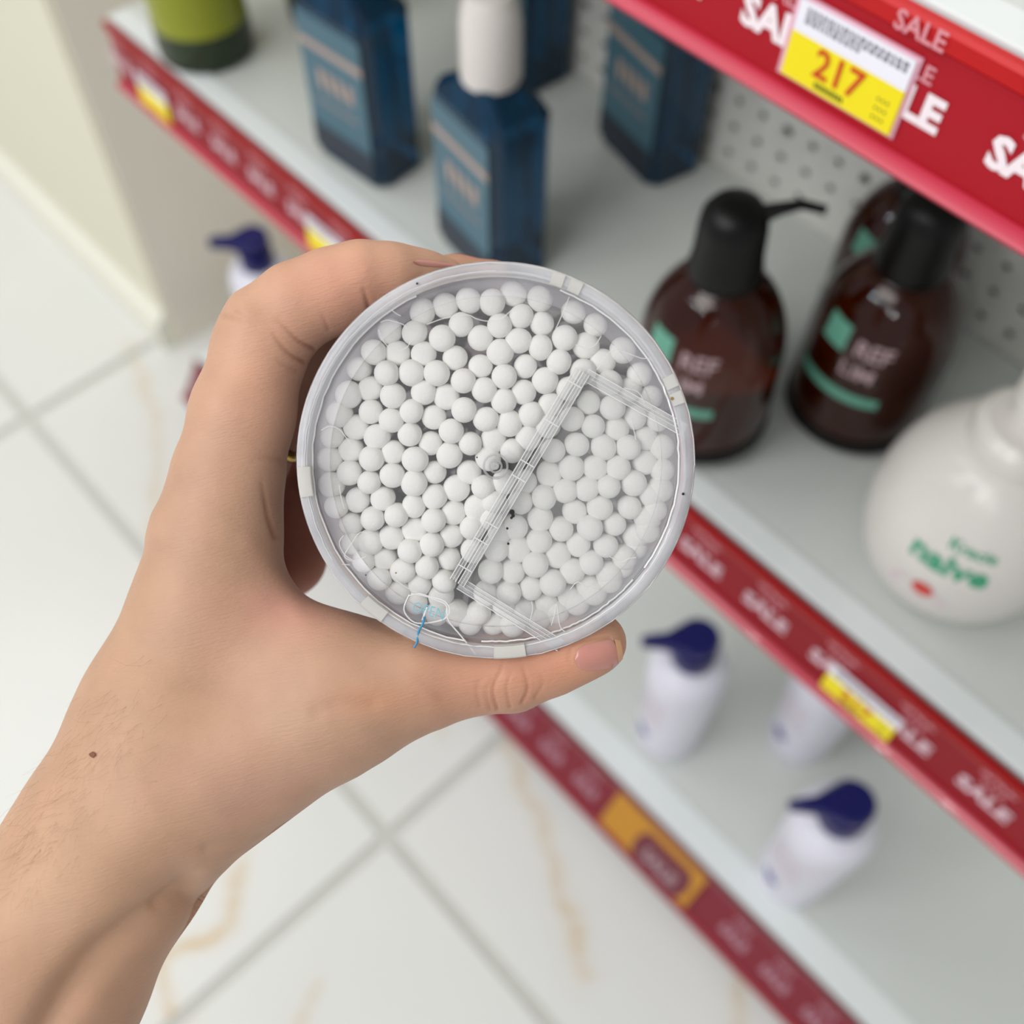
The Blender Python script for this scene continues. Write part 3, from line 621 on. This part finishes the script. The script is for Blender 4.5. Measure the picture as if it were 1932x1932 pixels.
q4 = [(715,60),(930,60),(1140,60),(1390,30),(1590,90),(515,120),(290,190),(110,190),(465,330),(660,270),(855,250),(1055,230),(1285,200),(1455,320),(1640,280),(250,370),(745,455),(975,425),(1245,420),(430,520),(1415,530),(1590,480),(200,600),(620,620),(885,605),(1105,570),(1310,690),(1520,690),(420,725),(775,755),(1030,770),(30,800),(230,800),(1205,890),(1420,870),(590,850),(385,940),(895,925),(720,1000),(1065,1040),(1290,1050),(180,1000),(545,1110),(345,1150),(145,1200),(870,1145),(1155,1190),(700,1250),(490,1320),(990,1290),(290,1370),(100,1330),(820,1400),(620,1480),(440,1500),(40,1570),(190,1570),(410,165),(-20,520),(60,650)]
k_ = 400 / 1932; pts = []
for (ox, oy), q in (((540, 480), q1), ((930, 480), q2), ((540, 870), q3), ((930, 870), q4)):
    for a, b_ in q:
        p = (ox + a * k_, oy + b_ * k_)
        if all((p[0] - s[0]) ** 2 + (p[1] - s[1]) ** 2 > 27 ** 2 for s in pts): pts.append(p)
for a, b_ in [(255,1530),(285,1390),(310,1255),(390,1085),(440,1115),(480,970),(370,830),(700,640),(575,740),(650,790),(800,440),(890,320),(1060,360),(870,150),(75,1660),(210,1650),(340,1640),(160,1250),(150,1110),(400,1530),(540,1490),(270,680),(950,190),(640,460),(545,560)]:
    p = (840 + a * .30026, 660 + b_ * .30026)
    if all((p[0] - s[0]) ** 2 + (p[1] - s[1]) ** 2 > 31 ** 2 for s in pts): pts.append(p)
head = MB().lathe(mm([(0, 0), (.9, .06), (1.6, .3), (2.15, .8), (2.5, 1.7), (2.62, 3.0), (2.55, 4.5), (2.25, 6.5), (1.8, 8.6), (1.35, 10.3), (1.1, 11), (0, 11)]), 24).mesh('cotton_head', M_cotton, True)
stick = MB().lathe(mm([(0, 9), (1.05, 9), (1.05, 66), (0, 66)]), 10).mesh('stick', M_stick, True)
tail = MB().lathe(mm([(0, 63), (1.1, 63), (1.8, 65), (2.5, 69), (2.5, 72), (1.6, 73.6), (0, 74)]), 12).mesh('lower_cotton_head', M_cotton, True)
proto = None
def side(p): # which side of the hinge bar
    u, v = pix_uv(p[0], p[1], 4); return (np.array([u, v]) - ha) @ hn
ORD = ['first', 'second', 'third', 'fourth', 'fifth', 'sixth', 'seventh', 'eighth', 'ninth', 'tenth', 'eleventh', 'twelfth', 'thirteenth', 'fourteenth', 'fifteenth']
LUGS = [(582, 908, 'left frosted lug'), (704, 1150, 'lower left frosted lug'), (962, 1238, 'bottom frosted lug'), (1066, 538, 'top right lug pair'), (1270, 738, 'right lug pair')]
def ang_(x, y): return math.atan2(y - 879, x - 936) % (2 * math.pi)
RING = sorted([k for k, p in enumerate(pts) if math.hypot(p[0] - 936, p[1] - 879) > 285], key=lambda k: ang_(*pts[k]))
RL = {}
for k in RING:
    a = ang_(*pts[k]); best = min(((a - ang_(x, y)) % (2 * math.pi), n_) for x, y, n_ in LUGS)
    c_ = sum(1 for q in RING if 0 <= (ang_(*pts[q]) - (a - best[0])) % (2 * math.pi) < best[0] - 1e-9)
    RL[k] = 'white cotton bud along the tub wall, %s clockwise from the %s' % (ORD[min(c_, 14)], best[1])
MARKS = [(935, 880, 'directly under the round moulding nub'), (958, 835, 'just above the round moulding nub'), (890, 885, 'just left of the round moulding nub'), (758, 1078, 'with a tiny brown speck, lower left'), (978, 940, 'under the lid beside the hinge, above the largest black speck'),
         (1100, 690, 'under the upper end of the ribbed hinge'), (850, 1098, 'under the lower end of the ribbed hinge'), (800, 1155, 'behind the O of the pale blue word OPEN'), (835, 1165, 'behind the last letters of the word OPEN'), (900, 845, 'touching the tiny speck left of the nub'), (960, 1030, 'beside the lowest of the three black specks'), (965, 995, 'below the largest black speck')]
ML = {}
for x, y, t in MARKS:
    k = min((k for k in range(len(pts)) if k not in ML and k not in RL), key=lambda k: (pts[k][0] - x) ** 2 + (pts[k][1] - y) ** 2); ML[k] = 'white cotton bud ' + t
def bud_label(i, p, u, v, sgn):
    if i in RL: return RL[i], 'cotton buds along the tub wall'
    onleft = (sgn > 0) == (side((700, 800)) > 0)
    if abs(sgn) <= 2.6: lab, g = 'white cotton bud partly covered by the ribbed hinge bar', 'cotton buds under the hinge bar'
    elif onleft:
        up_ = 'upper' if p[1] < 760 else ('middle' if p[1] < 960 else 'lower')
        lab, g = 'white cotton bud well inside the tub, left of the hinge, in the %s third' % up_, 'cotton buds left of the hinge, %s third' % up_
    else:
        up_ = 'upper' if p[1] < 900 else 'lower'
        lab, g = 'white cotton bud seen through the opening flap, %s half, away from the wall' % up_, 'cotton buds under the flap, %s half' % up_
    return ML.get(i, lab), g
for i, p in enumerate(pts):
    w0 = 3.6 + rng.uniform(0, 2.2); u, v = pix_uv(p[0], p[1], w0 + 3.0); r = math.hypot(u, v)
    if r > 35.3: u, v = u * 35.3 / r, v * 35.3 / r
    if r > 30: w0 += 1.4
    sgn = side(p)
    if proto is None:
        b0 = empty('cotton_bud', (0, 0, 0)); link(head, 'cotton_head', b0); link(stick, 'stick', b0); link(tail, 'lower_cotton_head', b0); proto = b0; o = b0
    else:
        o = proto.copy(); COL.objects.link(o)
        for ch in proto.children:
            c = ch.copy(); COL.objects.link(c); c.parent = o
    lab, grp = bud_label(i, p, u, v, sgn)
    tag(o, lab, 'cotton bud', grp)
    o.location = Vector(tubpose(u, v, w0)); sc_ = rng.uniform(.98, 1.09)
    tl = Matrix.Rotation(rng.uniform(-.02, .02), 3, 'X') @ Matrix.Rotation(rng.uniform(-.02, .02), 3, 'Y') @ Matrix.Rotation(rng.uniform(0, 6.28), 3, 'Z')
    o.rotation_euler = (Rm @ tl).to_euler(); o.scale = (sc_ * rng.uniform(.95, 1.05), sc_ * rng.uniform(.95, 1.05), 1)

# ------------------------------------------------------------------ the hand and forearm (signed distance field -> surface)
def Q(px, py, d): return ray_mm(px, py, d)
def run_hand():
    vox = .8; lo = np.array([-128., -66., 208.]); hi = np.array([32., 128., 306.])
    n = np.ceil((hi - lo) / vox).astype(int)
    ax_ = [(lo[k] + vox * np.arange(n[k])).astype(np.float32) for k in range(3)]
    Xg = ax_[0][:, None, None]; Yg = ax_[1][None, :, None]; Zg = ax_[2][None, None, :]
    def cone(A, B, ra, rb, kz=1.):
        """tapered capsule from px point A to B; radii in mm; kz stretches the section in depth"""
        a = Q(*A); b = Q(*B); sz = 1 / kz
        ax0, ay0, az0 = a[0], a[1], a[2] * sz; d = np.array([b[0] - a[0], b[1] - a[1], (b[2] - a[2]) * sz]); dd = float(d @ d) + 1e-9
        px, py, pz = Xg - ax0, Yg - ay0, Zg * sz - az0
        h = np.clip((px * d[0] + py * d[1] + pz * d[2]) / dd, 0, 1)
        return (np.sqrt((px - h * d[0]) ** 2 + (py - h * d[1]) ** 2 + (pz - h * d[2]) ** 2) - (ra + (rb - ra) * h)).astype(np.float32)
    def smin(a, b, k):
        h = np.clip(k - np.abs(a - b), 0, None) / k; return np.minimum(a, b) - h * h * k * .25
    def chain(pts, kz=1., k=2.):
        out = None
        for (A, ra), (B, rb) in zip(pts[:-1], pts[1:]):
            c = cone(A, B, ra, rb, kz); out = c if out is None else smin(out, c, k)
        return out
    # forearm, wrist, palm slab
    palm = chain([((-330, 2420, 222), 25), ((55, 1850, 234), 23.0), ((212, 1600, 240), 19.8)], 1., 8)
    palm = smin(palm, cone((215, 1600, 240), (330, 1370, 246), 20.5, 21, 1.05), 10)
    palm = smin(palm, cone((330, 1370, 246), (412, 1005, 244), 19.5, 13.2, 1.0), 8)       # index metacarpal
    palm = smin(palm, cone((300, 1420, 262), (415, 1010, 264), 16, 10.5, 1.0), 8)        # middle metacarpal
    palm = smin(palm, cone((290, 1450, 276), (420, 1040, 281), 14, 10.0, 1.0), 8)
    palm = smin(palm, cone((280, 1470, 286), (430, 1090, 296), 13, 9.0, 1.0), 8)
    palm = smin(palm, cone((345, 1478, 240), (640, 1320, 240), 20.3, 14.5, 1.0), 5)         # thumb metacarpal
    palm = smin(palm, cone((430, 1170, 242), (600, 1268, 240), 12, 12.5, .8), 12)          # web
    palm = smin(palm, cone((400, 1330, 255), (540, 1260, 262), 16, 10, 1.), 12)          # thenar pad
    palm = smin(palm, cone((430, 1120, 284), (540, 1052, 285), 12, 9.6), 4); palm = smin(palm, cone((540, 1052, 285), (548, 930, 284), 9.4, 8.6), 3)
    thumb = chain([((640, 1320, 240), 14.5), ((790, 1277, 240), 10.8), ((885, 1268, 240), 8.6)], 1.1, 5)
    thumb = smin(thumb, chain([((885, 1268, 240), 8.6), ((965, 1265, 240), 8.2), ((1040, 1243, 239), 7.1), ((1092, 1222, 238), 6.5), ((1124, 1212, 238), 6.3)], 1.2, 3), 3)
    body = smin(palm, thumb, 7)
    index = chain([((412, 1005, 244), 13.2), ((430, 900, 243), 11.7), ((458, 780, 242), 10.9), ((492, 655, 242), 9.9), ((508, 622, 242), 9.7)], 1., 4)
    index = smin(index, chain([((508, 622, 242), 9.7), ((560, 578, 241), 9.3), ((628, 548, 241), 8.9), ((672, 530, 241), 8.3)], 1., 3), 2.5)
    index = smin(index, chain([((690, 524, 242), 8.1), ((745, 526, 244), 7.4), ((800, 521, 247), 5.3), ((843, 519, 249), 3.9)], 1.25, 3), 2.2)
    mid = chain([((415, 1010, 264), 10.5), ((470, 850, 263), 9.6), ((560, 680, 262), 9.0)], 1., 4)
    mid = smin(mid, chain([((560, 680, 262), 9.0), ((650, 585, 261), 8.3), ((750, 545, 261), 7.0)], 1., 3), 2.5)
    mid = smin(mid, chain([((750, 545, 261), 7.0), ((860, 523, 262), 4.8), ((932, 524, 262), 4.2)], 1.3, 3), 2.5)
    ring = chain([((420, 1040, 281), 10), ((500, 860, 280), 9.2), ((590, 720, 279), 8.6), ((670, 615, 278), 8.0), ((800, 550, 277), 6.2), ((880, 548, 276), 5.2)], 1., 3)
    lit = chain([((430, 1090, 296), 9), ((520, 950, 295), 8), ((600, 830, 294), 7.4), ((665, 700, 293), 6.8), ((745, 612, 292), 5.5)], 1., 3)
    del palm, thumb
    v = smin(body, index, 5); v2 = smin(body, mid, 3); v = smin(v, v2, .9)
    v = smin(v, smin(body, ring, 3), .9); v = smin(v, smin(body, lit, 3), .9)
    del index, mid, ring, lit, v2, body
    # ---- naive surface nets
    s = v < 0
    c = np.zeros(tuple(n - 1), np.uint8)
    for dx in (0, 1):
        for dy in (0, 1):
            for dz in (0, 1): c += s[dx:n[0] - 1 + dx, dy:n[1] - 1 + dy, dz:n[2] - 1 + dz]
    act = (c > 0) & (c < 8); idx = np.full(act.shape, -1, np.int64); ii = np.argwhere(act); idx[act] = np.arange(len(ii))
    acc = np.zeros((len(ii), 3)); cnt = np.zeros(len(ii))
    for axs in range(3):
        o1, o2 = [a for a in range(3) if a != axs]
        for e1 in (0, 1):
            for e2 in (0, 1):
                p = ii.copy(); p[:, o1] += e1; p[:, o2] += e2; q = p.copy(); q[:, axs] += 1
                va = v[p[:, 0], p[:, 1], p[:, 2]]; vb = v[q[:, 0], q[:, 1], q[:, 2]]; m_ = (va < 0) != (vb < 0)
                t = va[m_] / (va[m_] - vb[m_]); pos = p[m_].astype(float); pos[:, axs] += t; acc[m_] += pos; cnt[m_] += 1
    V = lo + vox * acc / cnt[:, None]
    faces = []
    for axs in range(3):
        o1, o2 = [(1, 2), (2, 0), (0, 1)][axs]
        sl0 = [slice(None)] * 3; sl1 = [slice(None)] * 3; sl0[axs] = slice(0, n[axs] - 1); sl1[axs] = slice(1, n[axs])
        a, b = s[tuple(sl0)], s[tuple(sl1)]; e = np.argwhere(a != b)
        e = e[(e[:, o1] > 0) & (e[:, o2] > 0) & (e[:, o1] < n[o1] - 1) & (e[:, o2] < n[o2] - 1)]
        def cell(d1, d2): p = e.copy(); p[:, o1] -= d1; p[:, o2] -= d2; return idx[p[:, 0], p[:, 1], p[:, 2]]
        qd = np.stack([cell(1, 1), cell(0, 1), cell(0, 0), cell(1, 0)], 1); fl_ = ~a[e[:, 0], e[:, 1], e[:, 2]]
        qd[fl_] = qd[fl_][:, ::-1]; faces.append(qd)
    Fq = np.concatenate(faces); Fq = Fq[(Fq >= 0).all(1)]
    # light smoothing
    for _ in range(3):
        sm = np.zeros_like(V); k = np.zeros(len(V))
        for a in range(4):
            np.add.at(sm, Fq[:, a], V[Fq[:, (a + 1) % 4]]); np.add.at(k, Fq[:, a], 1)
            np.add.at(sm, Fq[:, a], V[Fq[:, (a + 3) % 4]]); np.add.at(k, Fq[:, a], 1)
        V = V * .5 + .5 * sm / np.maximum(k, 1)[:, None]
    me = bpy.data.meshes.new('h'); me.from_pydata(V.tolist(), [], Fq.tolist())
    bm = bmesh.new(); bm.from_mesh(me); bm.verts.ensure_lookup_table(); seen = np.zeros(len(bm.verts), bool); best = []
    for v0 in bm.verts:
        if seen[v0.index]: continue
        st = [v0]; seen[v0.index] = True; comp = []
        while st:
            q = st.pop(); comp.append(q)
            for e in q.link_edges:
                o = e.other_vert(q)
                if not seen[o.index]: seen[o.index] = True; st.append(o)
        if len(comp) > len(best): best = comp
    keep = set(best); bmesh.ops.delete(bm, geom=[q for q in bm.verts if q not in keep], context='VERTS'); bm.to_mesh(me); bm.free()
    ob = bpy.data.objects.new('h', me); COL.objects.link(ob); md = ob.modifiers.new('s', 'SUBSURF'); md.levels = 1; md.render_levels = 1
    m2 = bpy.data.meshes.new_from_object(ob.evaluated_get(bpy.context.evaluated_depsgraph_get()))
    V = np.zeros(len(m2.vertices) * 3, np.float32); m2.vertices.foreach_get('co', V); Fq = np.zeros(len(m2.loops), np.int32); m2.loops.foreach_get('vertex_index', Fq)
    V = V.reshape(-1, 3).astype(float); Fq = Fq.reshape(-1, 4).astype(np.int64)
    bpy.data.objects.remove(ob); bpy.data.meshes.remove(me); bpy.data.meshes.remove(m2)
    return V, Fq
HV, HF = run_hand()
def normals(V, Fq):
    nn = np.cross(V[Fq[:, 2]] - V[Fq[:, 0]], V[Fq[:, 3]] - V[Fq[:, 1]]); N = np.zeros_like(V)
    for a in range(4): np.add.at(N, Fq[:, a], nn)
    return N / (np.linalg.norm(N, axis=1)[:, None] + 1e-9)
HN = normals(HV, HF)
if ((HV[:, :2] * 0 + 0).sum() == 0) and (HN * (HV - HV.mean(0))).sum() < 0: HF = HF[:, ::-1]; HN = -HN
PX = HV[:, 0] / HV[:, 2] * F + 966; PY = HV[:, 1] / HV[:, 2] * F + 966
facing = (HN * HV).sum(1) < 0
def dpoly(pts):
    P = np.stack([PX, PY], 1); d = np.full(len(P), 1e9); T_ = np.zeros(len(P))
    pts = _cr([np.array(p, float) for p in pts], 4) if len(pts) > 2 else [np.array(p, float) for p in pts]
    for q_, (A, B) in enumerate(zip(pts[:-1], pts[1:])):
        h = np.clip(((P - A) @ (B - A)) / ((B - A) @ (B - A) + 1e-9), 0, 1); dn = np.linalg.norm(P - A - h[:, None] * (B - A), axis=1)
        T_ = np.where(dn < d, (q_ + h) / (len(pts) - 1), T_); d = np.minimum(d, dn)
    return d, T_
disp = np.zeros(len(HV)); crease = np.zeros(len(HV))
front = facing & (HV[:, 2] < 252)
for pts, wd, am in [([(698, 592), (692, 566), (684, 540)], 4.5, .7), ([(592, 658), (566, 645), (540, 620), (520, 600)], 4.5, .55), ([(574, 684), (548, 668), (524, 642), (512, 625)], 4.5, .5), ([(425, 596), (448, 604), (480, 612)], 6, .25),
                    ([(938, 1338), (930, 1300), (946, 1262), (948, 1240)], 3.5, .4), ([(962, 1334), (956, 1296), (968, 1262)], 3, .3), ([(985, 1326), (996, 1300), (990, 1270), (985, 1255)], 3.5, .38), ([(1010, 1316), (1024, 1290), (1018, 1268)], 3.5, .22),
                    ([(1150, 1203), (1110, 1208), (1082, 1216), (1074, 1236), (1078, 1262)], 4, .28), ([(620, 622), (612, 600), (600, 584)], 4, .2), ([(560, 700), (538, 690), (520, 676)], 4, .22), ([(448, 590), (470, 602), (490, 622)], 4, .15), ([(905, 1332), (900, 1300), (912, 1270)], 4, .16), ([(925, 1338), (918, 1305), (930, 1275)], 3.5, .2),
                    ([(530, 868), (500, 864), (470, 872)], 6, .2), ([(520, 1014), (508, 980), (500, 940), (494, 905)], 5, .6), ([(830, 1318), (800, 1290), (770, 1262)], 9, .12),
                    ([(640, 1130), (700, 1170), (760, 1196)], 10, .25), ([(390, 1600), (470, 1578), (550, 1560)], 12, .35), ([(350, 1690), (309, 1716), (208, 1784), (145, 1850), (90, 1940), (40, 2050)], 36, 3.2), ([(362, 1696), (335, 1702), (309, 1716)], 16, .8), ([(520, 1592), (470, 1600), (410, 1622)], 8, .3), ([(620, 1530), (560, 1548), (500, 1560)], 7, .25), ([(700, 1330), (640, 1330), (600, 1340)], 16, .35)]:
    d, T_ = dpoly(pts); fade = np.clip(1.02 - T_, 0, 1) ** .8 if wd < 10 else 1.
    disp -= am * np.exp(-(d / wd) ** 2) * front * fade; crease = np.maximum(crease, (am / .6) * np.exp(-(d / wd) ** 2) * front * fade * (wd < 10))
for pts, wd, am in [([(560, 1150), (520, 1080), (470, 1030)], 22, .3), ([(300, 980), (292, 1010)], 26, .8), ([(455, 572), (462, 590)], 26, .7), ([(250, 1600), (160, 1720)], 60, .6)]:
    d, T_ = dpoly(pts); disp += am * np.exp(-(d / wd) ** 2) * front
HV = HV + HN * disp[:, None]; HN = normals(HV, HF)
if (HN * (HV - HV.mean(0))).sum() < 0: HN = -HN
# skin tone map (pigment, blush, and painted shade in depths and creases)
base = np.array(lin('#b9937a')[:3]); tone = np.tile(base, (len(HV), 1))
def blush(px, py, r, col, am, ry=None):
    global tone
    g = am * np.exp(-((PX - px) / r) ** 2 - ((PY - py) / (ry or r)) ** 2)[:, None]; tone = tone * (1 - g) + np.array(lin(col)[:3]) * g
blush(640, 540, 130, '#d39a82', .8, 90); blush(500, 720, 120, '#d6a288', .6, 140); blush(1050, 1250, 130, '#c68a6e', .8, 80); blush(900, 1290, 120, '#c2876f', .5)
blush(540, 1150, 110, '#c28e7e', .8, 60); blush(440, 1480, 160, '#bb9280', .6, 70); blush(250, 1350, 140, '#b99478', .7, 260); blush(80, 1650, 180, '#bd987a', .7); blush(700, 1320, 90, '#bf8562', .5, 30); blush(560, 1330, 120, '#ba9680', .5)
deep_shade = (np.clip((HV[:, 2] - 252) / 14, 0, 1) * np.clip((PX - 420) / 60, 0, 1))[:, None]; tone = tone * (1 - deep_shade * .8) + np.array(lin('#9c5a48')[:3]) * deep_shade * .8  # shade on the deeper fingers and palm painted into the tone
tone = tone * (1 - .32 * np.clip(crease, 0, 1)[:, None] * np.array([.6, 1, 1.1]))  # crease shade painted into the tone, on top of the carving
m = bpy.data.materials.new('skin'); m.use_nodes = True; nt = m.node_tree; b = nt.nodes['Principled BSDF']; L = nt.links.new; N = nt.nodes.new
at_ = N('ShaderNodeAttribute'); at_.attribute_name = 'tone'
tc = N('ShaderNodeTexCoord'); nz = N('ShaderNodeTexNoise'); nz.inputs['Scale'].default_value = 90; nz.inputs['Detail'].default_value = 5; L(tc.outputs['Object'], nz.inputs['Vector'])
hs = N('ShaderNodeHueSaturation'); mr = N('ShaderNodeMapRange'); mr.inputs[1].default_value = .3; mr.inputs[2].default_value = .7; mr.inputs[3].default_value = .93; mr.inputs[4].default_value = 1.06
L(nz.outputs['Fac'], mr.inputs[0]); L(mr.outputs[0], hs.inputs['Value']); L(at_.outputs['Color'], hs.inputs['Color']); L(hs.outputs[0], b.inputs['Base Color'])
b.inputs['Roughness'].default_value = .52; b.inputs['Specular IOR Level'].default_value = .35
b.inputs['Subsurface Weight'].default_value = .18; b.inputs['Subsurface Radius'].default_value = (1, .35, .2); b.inputs['Subsurface Scale'].default_value = .0035
# fine skin lines: stretched noise, two directions
cmb = N('ShaderNodeCombineXYZ')
for k_ax, (row, fr_) in enumerate(((0, 330), (1, 2100), (2, 700))):
    dt = N('ShaderNodeVectorMath'); dt.operation = 'DOT_PRODUCT'; dt.inputs[1].default_value = tuple((M[row] + (.22 * M[0] if row == 1 else 0)) * fr_); L(tc.outputs['Object'], dt.inputs[0]); L(dt.outputs['Value'], cmb.inputs[k_ax])
n1 = N('ShaderNodeTexNoise'); n1.inputs['Scale'].default_value = 1; n1.inputs['Detail'].default_value = 4; n1.inputs['Distortion'].default_value = .5; L(cmb.outputs[0], n1.inputs['Vector'])
n3 = N('ShaderNodeTexNoise'); n3.inputs['Scale'].default_value = 1700; n3.inputs['Detail'].default_value = 2; L(tc.outputs['Object'], n3.inputs['Vector'])
ad = N('ShaderNodeMath'); ad.operation = 'MULTIPLY_ADD'; ad.inputs[1].default_value = .45; L(n3.outputs['Fac'], ad.inputs[0]); L(n1.outputs['Fac'], ad.inputs[2])
bp = N('ShaderNodeBump'); bp.inputs['Strength'].default_value = .55; bp.inputs['Distance'].default_value = .00022; L(ad.outputs[0], bp.inputs['Height']); L(bp.outputs['Normal'], b.inputs['Normal'])
M_skin = m
org = cam2w(Q(260, 1560, 240))
HW = EYE + (HV * .001) @ M - org
me = bpy.data.meshes.new('person'); me.from_pydata(HW.tolist(), [], HF.tolist()); me.materials.append(M_skin); me.shade_smooth()
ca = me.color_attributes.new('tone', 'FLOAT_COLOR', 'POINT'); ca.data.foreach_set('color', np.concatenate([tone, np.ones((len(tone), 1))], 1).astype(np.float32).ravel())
bm = bmesh.new(); bm.from_mesh(me); dirv = Vector(M.T @ (Q(-330, 2420, 222) - Q(55, 1850, 234))).normalized()      # the forearm goes on towards the elbow, out of frame
for step in range(6):
    be = [e for e in bm.edges if e.is_boundary]; ex = bmesh.ops.extrude_edge_only(bm, edges=be)['geom']
    vs_ = [g for g in ex if isinstance(g, bmesh.types.BMVert)]; cen = sum((q.co for q in vs_), Vector()) / len(vs_)
    for q in vs_: q.co = cen + (q.co - cen) * 1.02 + dirv * .03
    if step < 2: bmesh.ops.smooth_vert(bm, verts=vs_, factor=.5, use_axis_x=True, use_axis_y=True, use_axis_z=True)
bmesh.ops.holes_fill(bm, edges=[e for e in bm.edges if e.is_boundary])
bmesh.ops.recalc_face_normals(bm, faces=bm.faces[:]); bm.to_mesh(me); bm.free(); me.shade_smooth()
person = link(me, 'person'); person.location = Vector(org)
tag(person, 'bare left forearm and hand of a person gripping the clear round tub', 'person')
bvh = BVHTree.FromPolygons([Vector(p) for p in HW.tolist()], HF.tolist())
EL = Vector(EYE - org)
def on_skin(px, py, off=.0002):
    d = Vector(M.T @ ray_mm(px, py)).normalized(); h = bvh.ray_cast(EL, d)
    if h[0] is None: return None
    n_ = h[1] if h[1].dot(d) < 0 else -h[1]
    return h[0] + n_ * off, n_
def nail(poly_fn, nu, nv, m_, name='fingernail', label=None):
    V = []; ok = []
    for i in range(nu + 1):
        for j in range(nv + 1):
            px, py = poly_fn(i / nu, j / nv); h = on_skin(px, py, (.0005 if name == 'lunula' else .00042) - .0003 * (abs(j / nv - .5) * 2) ** 2)
            ok.append(h is not None); V.append(h[0] if h else Vector((0, 0, 0)))
    Fc = []
    for i in range(nu):
        for j in range(nv):
            q = [i * (nv + 1) + j, (i + 1) * (nv + 1) + j, (i + 1) * (nv + 1) + j + 1, i * (nv + 1) + j + 1]
            if all(ok[k] for k in q): Fc.append(tuple(q))
    me = bpy.data.meshes.new(name); me.from_pydata(V, [], Fc); me.materials.append(m_); me.shade_smooth(); o = link(me, name, person, label); return o
M_nail = mat('nail', '#c08478', .28, var=.03, vs=300, coat=.4, sss=.1); M_nailtip = mat('nail_free_edge', '#d2a47e', .35, var=.03, vs=300)
M_mole = mat('mole', '#7a4a34', .6)
def quad(c00, c10, c11, c01): # bilinear patch in photo pixels, i along, j across
    return lambda a, b_: tuple((1 - a) * (1 - b_) * c00[k] + a * (1 - b_) * c10[k] + a * b_ * c11[k] + (1 - a) * b_ * c01[k] for k in range(2))
def rounded(f, e0=.32, e1=.15):
    def g(a, b_):
        k = math.sqrt(max(0, 1 - (max(0, e0 - a) / e0) ** 2)) * math.sqrt(max(0, 1 - .5 * (max(0, a - 1 + e1) / e1) ** 2)); return f(a, .5 + (b_ - .5) * max(k, .12))
    return g
TN = quad((1082, 1221), (1158, 1205), (1167, 1258), (1088, 1268))
nail(rounded(TN), 20, 12, M_nail, label='thumbnail')
nail(quad((1158, 1206), (1169, 1208), (1174, 1246), (1166, 1257)), 4, 10, M_nailtip, 'nail_tip')
nail(lambda a, b_: (176 + 6 * (a - .5) * 2 * math.cos((b_ - .5) * 3), 1424 + 6 * (b_ - .5) * 2), 4, 4, M_mole, 'mole')
nail(rounded(quad((780, 488), (862, 499), (862, 506), (780, 501))), 10, 4, M_nail)
nail(rounded(quad((888, 494), (952, 497), (950, 503), (888, 503))), 10, 4, M_nail)
# gold ring on the middle finger
ctr = Q(500, 800, 262.6); d1 = Q(545, 712, 262.2) - Q(470, 850, 263.); d1 /= np.linalg.norm(d1)
a_ = np.cross(d1, [0, 0, 1.]); a_ /= np.linalg.norm(a_); b2 = np.cross(d1, a_)
ctr = Q(484, 824, 263)
mb = MB(); mb.tube([Vector((M.T @ ((a_ * math.cos(t) + b2 * math.sin(t)) * 10.05 * .001))) for t in np.linspace(0, 2 * math.pi, 49)], .0010, 8, 1.5)
o = mb.obj('finger_ring', M_gold, None, True); o.location = Vector(cam2w(ctr)); tag(o, 'thin gold ring on a finger in the shade behind the index finger', 'ring')

# fine hairs on the forearm
mb = MB(); hr = random.Random(4)
for _ in range(230):
    t = hr.random(); px, py = 190 - 230 * t + hr.gauss(0, 45) + 50, 1330 + 330 * t + hr.gauss(0, 45); h = on_skin(px, py, 0)
    if h is None: continue
    p, n_ = h; along = Vector(M.T @ np.array([-.45 + hr.gauss(0, .25), .8 + hr.gauss(0, .25), 0])); along = (along - n_ * along.dot(n_)).normalized()
    ln = hr.uniform(.003, .0065); sd = n_.cross(along) * hr.gauss(0, .25)
    mb.tube([p, p + (along + n_ * .5 + sd) * ln * .4, p + (along * .95 + n_ * .32 + sd * 2) * ln], [.000016, .000014, .000006], 3)
o = mb.obj('arm_hair', mat('fine_dark_hair', '#9a7458', .5), person); o['kind'] = 'stuff'
